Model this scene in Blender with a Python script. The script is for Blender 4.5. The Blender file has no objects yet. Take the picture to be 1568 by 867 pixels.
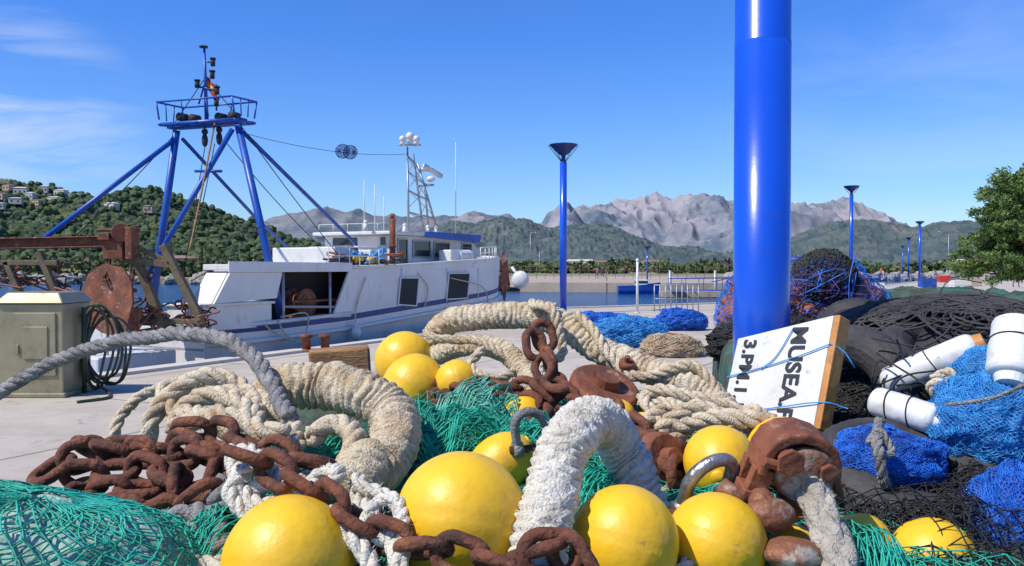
import bpy, math, random
import numpy as np
from mathutils import Vector, Matrix
random.seed(7); rng=np.random.default_rng(7)
H=1.6; F=1300.0
def W(u,v,Y): return np.array([(u-784)/F*Y, Y, H-(v-410)/F*Y])
def WL(l): return [W(*p) for p in l]
# ------------------------------------------------------------------ noise
def _h(i,j,k,s):
    n=(i.astype(np.int64)*374761393+j.astype(np.int64)*668265263+k.astype(np.int64)*1274126177+s*974634777)&0xffffffff
    n=((n^(n>>13))*1274126177)&0xffffffff
    n=(n^(n>>16))&0xffffff
    return n/float(0xffffff)
def vn(P,s=0):
    P=np.asarray(P,float); I=np.floor(P).astype(np.int64); f=P-I; f=f*f*(3-2*f)
    x,y,z=I[:,0],I[:,1],I[:,2]; r=0
    for a in (0,1):
        for b in (0,1):
            for c in (0,1):
                w=(f[:,0] if a else 1-f[:,0])*(f[:,1] if b else 1-f[:,1])*(f[:,2] if c else 1-f[:,2])
                r=r+w*_h(x+a,y+b,z+c,s)
    return r*2-1
def fbm(P,o=4,s=0):
    P=np.asarray(P,float); r=0;a=1;t=0
    for i in range(o):
        r=r+a*vn(P*(2**i)+i*17.3,s+i); t+=a; a*=.5
    return r/t
# ------------------------------------------------------------------ materials
def newmat(name):
    m=bpy.data.materials.new(name); m.use_nodes=True
    nt=m.node_tree; return m,nt,nt.nodes['Principled BSDF']
def mat(name,c1,c2=None,scale=5,rough=.6,metal=0,bump=.3,bscale=40,c3=None,coat=0,lo=.35,hi=.65,bdist=.01,stretch=None,dirt=None,dscale=3,dlo=.55,dhi=.75,dirt2=None,d2scale=30,d2=(.56,.64),dstretch=None):
    m,nt,b=newmat(name); N=nt.nodes; L=nt.links
    tc=N.new('ShaderNodeTexCoord'); out=tc.outputs['Object']
    if stretch:
        mp=N.new('ShaderNodeMapping'); mp.inputs['Scale'].default_value=stretch; L.new(out,mp.inputs[0]); out=mp.outputs[0]
    b.inputs['Roughness'].default_value=rough; b.inputs['Metallic'].default_value=metal
    if coat: b.inputs['Coat Weight'].default_value=coat; b.inputs['Coat Roughness'].default_value=.12
    if c2 is None: c2=tuple(x*.75 for x in c1)
    n=N.new('ShaderNodeTexNoise'); n.inputs['Scale'].default_value=scale; n.inputs['Detail'].default_value=7; n.inputs['Roughness'].default_value=.62
    L.new(out,n.inputs['Vector'])
    r=N.new('ShaderNodeValToRGB'); e=r.color_ramp.elements
    e[0].position=lo;e[1].position=hi; e[0].color=(*c1,1); e[1].color=(*c2,1)
    if c3: x=e.new((lo+hi)/2); x.color=(*c3,1)
    L.new(n.outputs['Fac'],r.inputs[0]); col=r.outputs[0]
    for dd,ds,a_,b_ in ((dirt,dscale,dlo,dhi),(dirt2,d2scale,d2[0],d2[1])):
        if dd:
            vec=out
            if dstretch and dd is dirt2:
                mp2=N.new('ShaderNodeMapping'); mp2.inputs['Scale'].default_value=dstretch; L.new(out,mp2.inputs[0]); vec=mp2.outputs[0]
            n3=N.new('ShaderNodeTexNoise'); n3.inputs['Scale'].default_value=ds; n3.inputs['Detail'].default_value=9; n3.inputs['Roughness'].default_value=.7
            L.new(vec,n3.inputs['Vector'])
            mr=N.new('ShaderNodeMapRange'); mr.inputs[1].default_value=a_; mr.inputs[2].default_value=b_; L.new(n3.outputs['Fac'],mr.inputs[0])
            mx=N.new('ShaderNodeMixRGB'); L.new(mr.outputs[0],mx.inputs[0]); L.new(col,mx.inputs[1]); mx.inputs[2].default_value=(*dd,1); col=mx.outputs[0]
    L.new(col,b.inputs['Base Color'])
    if bump:
        n2=N.new('ShaderNodeTexNoise'); n2.inputs['Scale'].default_value=bscale; n2.inputs['Detail'].default_value=5
        L.new(out,n2.inputs['Vector'])
        bp=N.new('ShaderNodeBump'); bp.inputs['Strength'].default_value=bump; bp.inputs['Distance'].default_value=bdist
        L.new(n2.outputs['Fac'],bp.inputs['Height']); L.new(bp.outputs[0],b.inputs['Normal'])
    return m
M={}
M['yellow']=mat('yellow_plastic',(.86,.53,.018),(.76,.43,.014),4,.42,bump=.2,bscale=45,dirt=(.50,.26,.05),dscale=8,dlo=.57,dhi=.76,dirt2=(.34,.19,.06),d2scale=26,d2=(.63,.72))
M['cream']=mat('cream_rope',(.66,.57,.41),(.44,.32,.18),9,.95,bump=.9,bscale=140,c3=(.60,.50,.34),dirt=(.34,.18,.08),dscale=7,dlo=.54,dhi=.74,dirt2=(.26,.21,.15),d2scale=35,d2=(.55,.72))
M['white_rope']=mat('white_rope',(.70,.67,.59),(.50,.45,.34),11,.95,bump=.9,bscale=140,c3=(.64,.60,.50),dirt=(.36,.27,.16),dscale=6,dlo=.57,dhi=.78,dirt2=(.32,.28,.21),d2scale=38,d2=(.55,.74))
M['grey_rope']=mat('grey_rope',(.34,.33,.31),(.16,.15,.145),20,.95,bump=.9,bscale=160)
M['rust']=mat('rusty_iron',(.19,.062,.026),(.055,.021,.013),16,.85,bump=.9,bscale=70,c3=(.12,.038,.018),dirt=(.30,.12,.055),dscale=22,dlo=.54,dhi=.74)
M['rust_b']=mat('rusty_plate',(.26,.085,.035),(.09,.035,.02),6,.8,bump=.7,bscale=40,c3=(.18,.055,.025),dirt=(.36,.24,.17),dscale=9,dlo=.58,dhi=.68)
M['rust_worn']=mat('worn_iron',(.30,.12,.06),(.38,.35,.30),14,.6,.3,bump=.7,bscale=60,c3=(.22,.09,.045))
M['steel']=mat('galvanised_steel',(.38,.38,.38),(.18,.16,.14),14,.4,.8,bump=.4,bscale=70,dirt=(.22,.09,.045),dscale=14,dlo=.58,dhi=.68)
M['green']=mat('green_twine',(.012,.38,.25),(.006,.20,.135),9,.6,bump=.3,bscale=200,c3=(.02,.47,.33))
M['mint']=mat('pale_green_twine',(.18,.56,.42),(.08,.40,.30),9,.6,bump=.3,bscale=200)
M['blue_net']=mat('blue_twine',(.015,.13,.66),(.006,.06,.36),9,.5,bump=.3,bscale=200,c3=(.02,.19,.74))
M['ltblue_net']=mat('light_blue_twine',(.03,.27,.66),(.012,.14,.44),9,.45,bump=.3,bscale=200,c3=(.05,.36,.76))
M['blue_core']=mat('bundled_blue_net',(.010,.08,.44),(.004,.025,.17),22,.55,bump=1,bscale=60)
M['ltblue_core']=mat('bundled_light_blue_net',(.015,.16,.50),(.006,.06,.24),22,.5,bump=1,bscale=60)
M['dark_net']=mat('dark_netting',(.03,.04,.035),(.012,.02,.018),14,.9,bump=1,bscale=60,c3=(.06,.055,.04))
M['heap']=mat('heaped_netting',(.02,.045,.035),(.012,.16,.11),7,.9,bump=1,bscale=70,c3=(.06,.07,.045),dirt=(.16,.12,.07),dscale=4,dlo=.58,dhi=.68)
M['pale']=mat('pale_sacking',(.46,.58,.50),(.16,.30,.23),10,.9,bump=.8,bscale=60)
M['brown_net']=mat('brown_netting',(.40,.15,.07),(.16,.06,.04),9,.9,bump=1,bscale=50,c3=(.30,.10,.06))
M['violet']=mat('faded_violet_twine',(.16,.05,.14),(.06,.04,.20),9,.8,bump=.3,bscale=200)
M['black']=mat('black_rope',(.014,.014,.016),(.03,.03,.032),20,.65,bump=.5,bscale=150)
M['rubber']=mat('tyre_rubber',(.022,.022,.024),(.06,.055,.05),8,.75,bump=.5,bscale=60)
M['pole_blue']=mat('blue_paint',(.006,.082,.58),(.006,.070,.52),2,.28,bump=.04,bscale=30,coat=.4,dirt2=(.03,.08,.36),d2scale=8,d2=(.62,.72))
M['boat_blue']=mat('blue_boat_paint',(.010,.085,.44),(.008,.06,.30),3,.4,bump=.1,dirt=(.04,.05,.14),dscale=5,dlo=.55,dhi=.7)
M['navy']=mat('navy_paint',(.008,.035,.20),(.008,.03,.16),3,.45,bump=.1)
M['boat_white']=mat('white_boat_paint',(.70,.69,.665),(.63,.61,.575),1.5,.45,bump=.15,bscale=6,dirt=(.44,.36,.27),dscale=2.2,dlo=.56,dhi=.82,dirt2=(.34,.22,.13),d2scale=3.2,d2=(.60,.78),dstretch=(2.2,2.2,.35))
M['white_pl']=mat('white_plastic',(.70,.70,.68),(.62,.61,.56),5,.45,bump=.15,dirt=(.44,.38,.29),dscale=9,dlo=.55,dhi=.76,dirt2=(.30,.26,.2),d2scale=40,d2=(.60,.72))
M['glass']=mat('dark_glass',(.02,.03,.04),(.03,.04,.05),2,.08,bump=0)
M['dark']=mat('dark_interior',(.03,.03,.035),(.02,.02,.02),3,.8,bump=.2)
M['wood']=mat('weathered_wood',(.42,.22,.08),(.22,.11,.05),3,.8,bump=.8,bscale=25,stretch=(1,6,6))
M['olive']=mat('weathered_timber',(.20,.15,.08),(.10,.075,.045),6,.85,bump=.6,bscale=30,dirt=(.24,.10,.05),dscale=6)
M['plyorange']=mat('varnished_wood',(.58,.25,.05),(.40,.16,.035),4,.55,bump=.4,bscale=30,dirt=(.2,.09,.04),dscale=14)
M['letter']=mat('black_lettering',(.02,.02,.025),(.03,.03,.03),3,.6,bump=0)
M['cabinet']=mat('cabinet_metal',(.34,.30,.18),(.26,.23,.14),3,.42,.3,bump=.1,dirt=(.20,.16,.10),dscale=3)
M['hose']=mat('dark_green_hose',(.03,.05,.022),(.05,.055,.03),6,.5,bump=.1)
M['alu']=mat('grey_metal',(.40,.41,.42),(.30,.30,.31),6,.45,.5,bump=.1)
M['mark']=mat('flag_red',(.6,.03,.02),(.5,.03,.02),3,.7,bump=0)
M['flagy']=mat('flag_yellow',(.8,.5,.03),(.8,.5,.03),3,.7,bump=0)
M['wall_b']=mat('beige_render',(.46,.37,.26),(.38,.31,.22),.4,.9,bump=.1)
M['wall_w']=mat('white_render',(.58,.54,.47),(.50,.46,.40),.4,.9,bump=.1)
M['roof']=mat('terracotta_tiles',(.30,.17,.11),(.24,.14,.09),.8,.9,bump=.1)
M['rock']=mat('shore_rock',(.40,.36,.30),(.22,.20,.17),1.2,.95,bump=.6,bscale=6,bdist=.1)
M['leaf']=mat('tree_leaves',(.03,.065,.016),(.07,.105,.028),.6,.8,bump=0)
M['leaf2']=mat('dry_leaves',(.10,.12,.04),(.16,.15,.06),.5,.8,bump=0)
M['pine']=mat('pine_needles',(.05,.11,.02),(.15,.23,.045),1.3,.7,bump=0)
M['bark']=mat('bark',(.16,.10,.065),(.08,.05,.035),8,.95,bump=.8,bscale=20)
def concrete(name,c,c2,joint):
    m,nt,b=newmat(name); N=nt.nodes;L=nt.links
    tc=N.new('ShaderNodeTexCoord')
    n=N.new('ShaderNodeTexNoise'); n.inputs['Scale'].default_value=.7; n.inputs['Detail'].default_value=12; n.inputs['Roughness'].default_value=.75
    L.new(tc.outputs['Object'],n.inputs['Vector'])
    r=N.new('ShaderNodeValToRGB'); r.color_ramp.elements[0].position=.38; r.color_ramp.elements[1].position=.60
    r.color_ramp.elements[0].color=(*c2,1); r.color_ramp.elements[1].color=(*c,1); L.new(n.outputs['Fac'],r.inputs[0])
    n4=N.new('ShaderNodeTexNoise'); n4.inputs['Scale'].default_value=2.3; n4.inputs['Detail'].default_value=8; n4.inputs['Roughness'].default_value=.65; n4.inputs['Distortion'].default_value=.8; L.new(tc.outputs['Object'],n4.inputs['Vector'])
    mr=N.new('ShaderNodeMapRange'); mr.inputs[1].default_value=.58; mr.inputs[2].default_value=.72; mr.inputs[3].default_value=1; mr.inputs[4].default_value=.62; L.new(n4.outputs['Fac'],mr.inputs[0])
    mp=N.new('ShaderNodeMapping'); mp.inputs['Rotation'].default_value=(0,0,math.radians(27)); L.new(tc.outputs['Object'],mp.inputs[0])
    bt=N.new('ShaderNodeTexBrick'); bt.offset=0; bt.inputs['Scale'].default_value=1; bt.inputs['Mortar Size'].default_value=.02; bt.inputs['Brick Width'].default_value=joint; bt.inputs['Row Height'].default_value=joint
    bt.inputs['Color1'].default_value=(1,1,1,1); bt.inputs['Color2'].default_value=(.90,.90,.90,1); bt.inputs['Mortar'].default_value=(.40,.38,.35,1)
    L.new(mp.outputs[0],bt.inputs['Vector'])
    mx=N.new('ShaderNodeMixRGB'); mx.blend_type='MULTIPLY'; mx.inputs[0].default_value=1; L.new(r.outputs[0],mx.inputs[1]); L.new(bt.outputs[0],mx.inputs[2])
    mx2=N.new('ShaderNodeMixRGB'); mx2.blend_type='MULTIPLY'; mx2.inputs[0].default_value=1; L.new(mx.outputs[0],mx2.inputs[1]); L.new(mr.outputs[0],mx2.inputs[2])
    L.new(mx2.outputs[0],b.inputs['Base Color']); b.inputs['Roughness'].default_value=.9
    n2=N.new('ShaderNodeTexNoise'); n2.inputs['Scale'].default_value=30; L.new(tc.outputs['Object'],n2.inputs['Vector'])
    bp=N.new('ShaderNodeBump'); bp.inputs['Strength'].default_value=.3; bp.inputs['Distance'].default_value=.01; L.new(n2.outputs['Fac'],bp.inputs['Height']); L.new(bp.outputs[0],b.inputs['Normal'])
    return m
M['quay']=concrete('quay_concrete',(.54,.47,.375),(.41,.36,.29),3.5)
M['pave']=concrete('promenade_paving',(.46,.37,.27),(.36,.29,.22),6)
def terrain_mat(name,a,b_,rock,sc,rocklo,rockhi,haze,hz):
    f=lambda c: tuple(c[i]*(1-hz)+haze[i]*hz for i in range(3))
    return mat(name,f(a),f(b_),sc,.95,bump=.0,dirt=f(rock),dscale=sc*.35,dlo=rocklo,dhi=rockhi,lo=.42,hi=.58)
HZ=(.20,.31,.52)  # bluish distance haze, mixed into the terrain base colours
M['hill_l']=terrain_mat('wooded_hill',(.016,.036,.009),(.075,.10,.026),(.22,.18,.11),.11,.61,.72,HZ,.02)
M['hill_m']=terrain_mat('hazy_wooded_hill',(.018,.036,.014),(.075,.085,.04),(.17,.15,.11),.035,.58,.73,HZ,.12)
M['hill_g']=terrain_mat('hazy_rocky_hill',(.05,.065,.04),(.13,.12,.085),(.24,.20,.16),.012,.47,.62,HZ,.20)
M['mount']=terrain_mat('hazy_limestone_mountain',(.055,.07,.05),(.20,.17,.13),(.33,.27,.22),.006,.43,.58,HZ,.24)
M['land']=mat('dry_ground',(.30,.25,.17),(.20,.19,.11),.05,.95,bump=.2)
def water():
    m,nt,b=newmat('harbour_water'); N=nt.nodes;L=nt.links
    b.inputs['Base Color'].default_value=(.012,.07,.17,1); b.inputs['Roughness'].default_value=.12; b.inputs['IOR'].default_value=1.33
    tc=N.new('ShaderNodeTexCoord'); mp=N.new('ShaderNodeMapping'); mp.inputs['Scale'].default_value=(1,1.6,1); L.new(tc.outputs['Object'],mp.inputs[0])
    n=N.new('ShaderNodeTexNoise'); n.inputs['Scale'].default_value=1.6; n.inputs['Detail'].default_value=6; L.new(mp.outputs[0],n.inputs['Vector'])
    bp=N.new('ShaderNodeBump'); bp.inputs['Strength'].default_value=.9; bp.inputs['Distance'].default_value=.35; L.new(n.outputs['Fac'],bp.inputs['Height']); L.new(bp.outputs[0],b.inputs['Normal'])
    return m
M['water']=water()
# ------------------------------------------------------------------ mesh builder
def nrm(v):
    v=np.asarray(v,float); return v/(np.linalg.norm(v)+1e-12)
class MB:
    def __init__(s): s.V=[];s.F=[];s.n=0
    def add(s,V,Fc,mat=0):
        V=np.asarray(V,float).reshape(-1,3); s.V.append(V)
        Fc=[Fc] if isinstance(Fc,np.ndarray) else Fc
        for f in Fc:
            f=np.asarray(f,int)
            if f.ndim==1: f=f[None]
            s.F.append((f+s.n,mat))
        s.n+=len(V)
    def tube(s,path,r,seg=8,mat=0,closed=False,caps=True,disp=None):
        P=np.asarray(path,float); n=len(P)
        T=(np.roll(P,-1,0)-np.roll(P,1,0)) if closed else np.gradient(P,axis=0)
        T/= (np.linalg.norm(T,axis=1)[:,None]+1e-12)
        a=np.array([0,0,1.]) if abs(T[0][2])<.9 else np.array([1.,0,0])
        nn=nrm(a-T[0]*a.dot(T[0])); Ns=np.zeros((n,3))
        for i in range(n):
            nn=nn-T[i]*nn.dot(T[i]); nn=nrm(nn); Ns[i]=nn
        Bs=np.cross(T,Ns); ang=np.arange(seg)*2*math.pi/seg
        r=np.broadcast_to(np.asarray(r,float),(n,)) if np.ndim(r)<2 else r
        R=r[:,None]*np.ones((1,seg)) if r.ndim==1 else r
        if disp is not None: R=R*disp
        V=P[:,None,:]+R[:,:,None]*(np.cos(ang)[None,:,None]*Ns[:,None,:]+np.sin(ang)[None,:,None]*Bs[:,None,:])
        m=n if closed else n-1
        i=np.arange(m)[:,None]; j=np.arange(seg)[None,:]
        i2=(i+1)%n; j2=(j+1)%seg
        Q=np.stack([i*seg+j,i*seg+j2+0*i,i2*seg+j2,i2*seg+j],-1).reshape(-1,4)
        fs=[Q]
        if caps and not closed: fs+= [np.arange(seg)[::-1],(n-1)*seg+np.arange(seg)]
        s.add(V.reshape(-1,3),fs,mat)
    def box8(s,c,mat=0):
        s.add(c,np.array([[0,3,2,1],[4,5,6,7],[0,1,5,4],[1,2,6,5],[2,3,7,6],[3,0,4,7]]),mat)
    def box(s,c,size,ax=None,mat=0):
        c=np.asarray(c,float); x,y,z=[q/2 for q in size]
        if ax is None: ax=np.eye(3)
        ax=np.asarray(ax,float)
        K=[(-x,-y,-z),(x,-y,-z),(x,y,-z),(-x,y,-z),(-x,-y,z),(x,-y,z),(x,y,z),(-x,y,z)]
        s.box8([c+k[0]*ax[0]+k[1]*ax[1]+k[2]*ax[2] for k in K],mat)
    def beam(s,p,q,w,h=None,mat=0,up=(0,0,1)):
        h=h or w; p=np.asarray(p,float);q=np.asarray(q,float); d=nrm(q-p); up=np.asarray(up,float)
        if abs(d.dot(up))>.97: up=np.array([1.,0,0])
        x=nrm(np.cross(d,up)); z=np.cross(x,d)
        s.box((p+q)/2,(w,np.linalg.norm(q-p),h),(x,d,z),mat)
    def prism(s,poly,vec,mat=0):
        P=np.asarray(poly,float); n=len(P); V=np.concatenate([P,P+np.asarray(vec,float)])
        fs=[np.arange(n)[::-1],n+np.arange(n)]
        i=np.arange(n); j=(i+1)%n
        fs.append(np.stack([i,j,j+n,i+n],-1)); s.add(V,fs,mat)
    def sphere(s,c,r,nu=24,nv=14,sc=(1,1,1),rot=None,mat=0,disp=None):
        th=np.linspace(0,math.pi,nv+1)[1:-1]; ph=np.arange(nu)*2*math.pi/nu
        D=np.stack([np.sin(th)[:,None]*np.cos(ph)[None],np.sin(th)[:,None]*np.sin(ph)[None],np.cos(th)[:,None]*np.ones((1,nu))],-1).reshape(-1,3)
        D=np.concatenate([D,[[0,0,1.],[0,0,-1.]]]); k=np.ones(len(D))
        if disp is not None: k=1+disp(D)
        V=D*k[:,None]*r*np.asarray(sc)
        if rot is not None: V=V@np.asarray(rot).T
        V=V+np.asarray(c); n=nv-1
        i=np.arange(n-1)[:,None]; j=np.arange(nu)[None]; j2=(j+1)%nu
        Q=np.stack([i*nu+j,(i+1)*nu+j,(i+1)*nu+j2,i*nu+j2+0*i],-1).reshape(-1,4)
        jj=np.arange(nu); t=n*nu
        s.add(V,[Q,np.stack([np.full(nu,t),jj,(jj+1)%nu],-1),np.stack([np.full(nu,t+1),(n-1)*nu+(jj+1)%nu,(n-1)*nu+jj],-1)],mat)
    def segs(s,A,B,r,sides=3,mat=0):
        A=np.asarray(A,float);B=np.asarray(B,float); D=B-A; D/= (np.linalg.norm(D,axis=1)[:,None]+1e-9)
        up=np.where(np.abs(D[:,2:3])>.9,np.array([[1.,0,0]]),np.array([[0,0,1.]]))
        X=np.cross(D,up); X/= (np.linalg.norm(X,axis=1)[:,None]+1e-9); Z=np.cross(X,D)
        n=len(A); V=np.zeros((n,2*sides,3))
        for k in range(sides):
            a=2*math.pi*k/sides+.3; o=r*(math.cos(a)*X+math.sin(a)*Z)
            V[:,k]=A+o; V[:,sides+k]=B+o
        k=np.arange(sides); k2=(k+1)%sides
        q=np.stack([k,k2,k2+sides,k+sides],-1)
        Q=(np.arange(n)[:,None,None]*2*sides+q[None]).reshape(-1,4)
        s.add(V.reshape(-1,3),Q,mat)
    def leaves(s,C,size,mat=0,flat=1.0,asp=.5):
        n=len(C); a=rng.normal(size=(n,3)); a/=np.linalg.norm(a,axis=1)[:,None]
        b=rng.normal(size=(n,3)); b-=a*(a*b).sum(1)[:,None]; b/=np.linalg.norm(b,axis=1)[:,None]
        sz=size*rng.uniform(.5,1.3,(n,1)); a*=sz; b*=sz*asp
        V=np.stack([C-a,C+b,C+a,C-b],1).reshape(-1,3)
        s.add(V,np.arange(4*n).reshape(-1,4),mat)
    def grid(s,G,mat=0):
        n,m=G.shape[:2]; i=np.arange(n-1)[:,None]; j=np.arange(m-1)[None]
        Q=np.stack([i*m+j,(i+1)*m+j,(i+1)*m+j+1,i*m+j+1],-1).reshape(-1,4); s.add(G.reshape(-1,3),Q,mat)
    def build(s,name,mats,smooth=True,parent=None,bevel=0,origin=None):
        me=bpy.data.meshes.new(name); V=np.concatenate(s.V)
        o=np.asarray(origin,float) if origin is not None else np.zeros(3)
        V=V-o
        me.vertices.add(len(V)); me.vertices.foreach_set('co',V.ravel())
        lv=np.concatenate([f.ravel() for f,_ in s.F]); cnt=np.concatenate([np.full(len(f),f.shape[1]) for f,_ in s.F])
        mi=np.concatenate([np.full(len(f),m) for f,m in s.F])
        me.loops.add(len(lv)); me.loops.foreach_set('vertex_index',lv.astype(np.int32))
        me.polygons.add(len(cnt)); st=np.concatenate([[0],np.cumsum(cnt)[:-1]])
        me.polygons.foreach_set('loop_start',st.astype(np.int32)); me.polygons.foreach_set('material_index',mi.astype(np.int32))
        me.polygons.foreach_set('use_smooth',np.full(len(cnt),smooth)); me.update(calc_edges=True); me.validate()
        for m in mats: me.materials.append(M[m] if isinstance(m,str) else m)
        ob=bpy.data.objects.new(name,me); bpy.context.scene.collection.objects.link(ob); ob.location=o
        if parent: ob.parent=parent; ob.location=o-np.array(parent.location)
        if bevel:
            b=ob.modifiers.new('bevel','BEVEL'); b.width=bevel; b.segments=2; b.limit_method='ANGLE'
        return ob
def empty(name,loc=(0,0,0)):
    e=bpy.data.objects.new(name,None); e.location=loc; e.empty_display_size=.2; bpy.context.scene.collection.objects.link(e); return e
def spline(P,step=.01):
    P=np.asarray(P,float); n=len(P); out=[]
    E=np.concatenate([[2*P[0]-P[1]],P,[2*P[-1]-P[-2]]])
    for i in range(n-1):
        a,b,c,d=E[i:i+4]; k=max(2,int(np.linalg.norm(c-b)/step)); t=np.linspace(0,1,k,endpoint=False)[:,None]
        out.append(.5*((2*b)+(-a+c)*t+(2*a-5*b+4*c-d)*t**2+(-a+3*b-3*c+d)*t**3))
    out.append(P[-1:]); Q=np.concatenate(out)
    L=np.concatenate([[0],np.cumsum(np.linalg.norm(np.diff(Q,axis=0),axis=1))]); m=max(3,int(L[-1]/step))
    t=np.linspace(0,L[-1],m); return np.stack([np.interp(t,L,Q[:,k]) for k in range(3)],-1)
def frames(P):
    T=np.gradient(P,axis=0); T/= (np.linalg.norm(T,axis=1)[:,None]+1e-12)
    a=np.array([0,0,1.]) if abs(T[0][2])<.9 else np.array([1.,0,0]); nn=a; Ns=np.zeros_like(P)
    for i in range(len(P)):
        nn=nrm(nn-T[i]*nn.dot(T[i])); Ns[i]=nn
    return T,Ns,np.cross(T,Ns)
def fibres(mb,P,R,per_m,ln,mat=0):
    T,Nn,B=frames(P); Ltot=np.linalg.norm(np.diff(P,axis=0),axis=1).sum(); n=int(per_m*Ltot)
    if n<1: return
    i=rng.integers(0,len(P),n); a=rng.uniform(0,2*math.pi,n)[:,None]
    rad=np.cos(a)*Nn[i]+np.sin(a)*B[i]; Rr=np.broadcast_to(R,(len(P),))[i][:,None]
    A=P[i]+rad*Rr*.9; D=rad*rng.uniform(.2,1,(n,1))+T[i]*rng.normal(0,1,(n,1))+rng.normal(0,.4,(n,3)); D/=np.linalg.norm(D,axis=1)[:,None]
    l=ln*rng.uniform(.4,1.4,(n,1)); w=np.cross(D,rad); w/= (np.linalg.norm(w,axis=1)[:,None]+1e-9); w*=.0011
    mb.add(np.stack([A-w,A+w,A+D*l],1).reshape(-1,3),np.arange(3*n).reshape(-1,3),mat)
def laid(mb,pts,R,mat=0,ns=3,pitch=None,fib=500,raw=False):
    P=np.asarray(pts) if raw else spline(pts,R*.3)
    P=P+np.stack([fbm(P*10+q*31,2,5) for q in range(3)],-1)*R*.4
    T,Nn,B=frames(P)
    s=np.concatenate([[0],np.cumsum(np.linalg.norm(np.diff(P,axis=0),axis=1))]); pitch=pitch or R*6.0
    for k in range(ns):
        a=s/pitch*2*math.pi+2*math.pi*k/ns+.5*vn(P*6,3)
        Q=P+R*.53*(np.cos(a)[:,None]*Nn+np.sin(a)[:,None]*B)
        nz=fbm(Q*25,2,3)[:,None]*R*.18
        mb.tube(Q+nz,R*.52*(1+.14*vn(Q*45,k)),8,mat)
    if fib: fibres(mb,P,R,fib,.012,mat)
def ribbed(mb,pts,R,mat=0,pitch=.42,lump=3.5,lean=.6,la=.35,fib=1500,rough=1.0,depth=.24):
    P=spline(pts,R*.055); seg=56
    P=P+np.stack([fbm(P*9+q*31,2,5) for q in range(3)],-1)*R*.28
    s=np.concatenate([[0],np.cumsum(np.linalg.norm(np.diff(P,axis=0),axis=1))])
    ang=np.arange(seg)*2*math.pi/seg; A,S=np.meshgrid(ang,s/R)
    cyl=np.stack([np.cos(A)*1.6+7,np.sin(A)*1.6,S*1.0],-1).reshape(-1,3)
    nz=fbm(cyl*1.0,3,11).reshape(A.shape); nz2=fbm(cyl*6,2,13).reshape(A.shape); pn=fbm(cyl*.8+5,2,17).reshape(A.shape)
    ph=S/pitch+lean*np.sin(A+.7)*.5+pn*.75
    row=np.floor(ph); fr=ph-row
    rib=np.sin(math.pi*fr)**.5
    lm=np.abs(np.sin(lump*A+row*1.9+pn*1.5))**.5
    D=.76+depth*rib*((1-la)+la*lm)+rough*(.07*nz+.035*nz2)
    mb.tube(P,R,seg,mat,disp=D)
    fibres(mb,P,R,fib,.014,mat)
def braid(mb,pts,R,mat=0,k=5,fib=1100,rough=1.0):
    P=spline(pts,R*.09); seg=44; s=np.concatenate([[0],np.cumsum(np.linalg.norm(np.diff(P,axis=0),axis=1))])
    P=P+np.stack([fbm(P*8+q*31,2,5) for q in range(3)],-1)*R*.25
    ang=np.arange(seg)*2*math.pi/seg; A,S=np.meshgrid(ang,s/R)
    cyl=np.stack([np.cos(A)*2.2+7,np.sin(A)*2.2,S*1.1],-1).reshape(-1,3)
    nz=fbm(cyl*1.3,4,11).reshape(A.shape); nz2=vn(cyl*5,13).reshape(A.shape); pn=fbm(cyl*.6,2,5).reshape(A.shape)
    p1=np.abs(np.sin((k*A+S*2.4+pn)/2)); p2=np.abs(np.sin((k*A-S*2.4+pn)/2))
    h=(p1*p2)**.6
    D=.76+.32*h+rough*(.10*nz+.04*nz2)
    mb.tube(P,R,seg,mat,disp=D)
    fibres(mb,P,R,fib,.015,mat)
def link_path(L,Wd,n=26):
    r=Wd/2; st=(L-Wd)/2; a=np.linspace(-math.pi/2,math.pi/2,n//2)
    p=[(st+r*math.cos(t),r*math.sin(t),0) for t in a]; q=[(-st-r*math.cos(t),-r*math.sin(t),0) for t in a]
    return np.array(p+q)
def chain(mb,pts,L=.13,d=.026,mat=0,roll0=0,wob=.28,raw=False):
    pitch=L-2*d*1.02; P=spline(pts,pitch) ; lp=link_path(L-d,L*.66-d+.006)
    T,Nn,B=frames(P)
    for i in range(len(P)-1):
        c=(P[i]+P[i+1])/2; t=nrm(P[i+1]-P[i]+rng.normal(0,.012,3)); up=np.array([0,0,1.])
        if abs(t[2])>.9: up=np.array([0,-1.,0])
        n=nrm(up-t*up.dot(t)); b=np.cross(t,n)
        a=roll0+(i%2)*math.pi/2+rng.normal(0,wob)+.35
        y=math.cos(a)*b+math.sin(a)*n; z=np.cross(t,y)
        Q=c+lp[:,0:1]*t+lp[:,1:2]*y
        rad=d/2*(1+.10*fbm(Q*60,2,2)); mb.tube(Q,rad,12,mat,closed=True)
def one_link(mb,c,L,d,ax,mat=0):
    lp=link_path(L-d,L*.66-d+.006); ax=np.asarray(ax); Q=np.asarray(c)+lp[:,0:1]*ax[0]+lp[:,1:2]*ax[1]
    mb.tube(Q,d/2*(1+.09*fbm(Q*60,2,2)),10,mat,closed=True)
def randrot():
    q=rng.normal(size=(3,3)); q,_=np.linalg.qr(q); return q
def netsheet(mb,P,r=.0018,mat=0,sides=3):
    n,m=P.shape[:2]; A=[];B=[]
    i,j=np.meshgrid(np.arange(n-1),np.arange(m-1),indexing='ij'); e=((i+j)%2==0)
    A.append(P[:-1,:-1][e]); B.append(P[1:,1:][e])
    A.append(P[1:,:-1][~e]); B.append(P[:-1,1:][~e])
    mb.segs(np.concatenate(A),np.concatenate(B),r,sides,mat)
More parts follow.
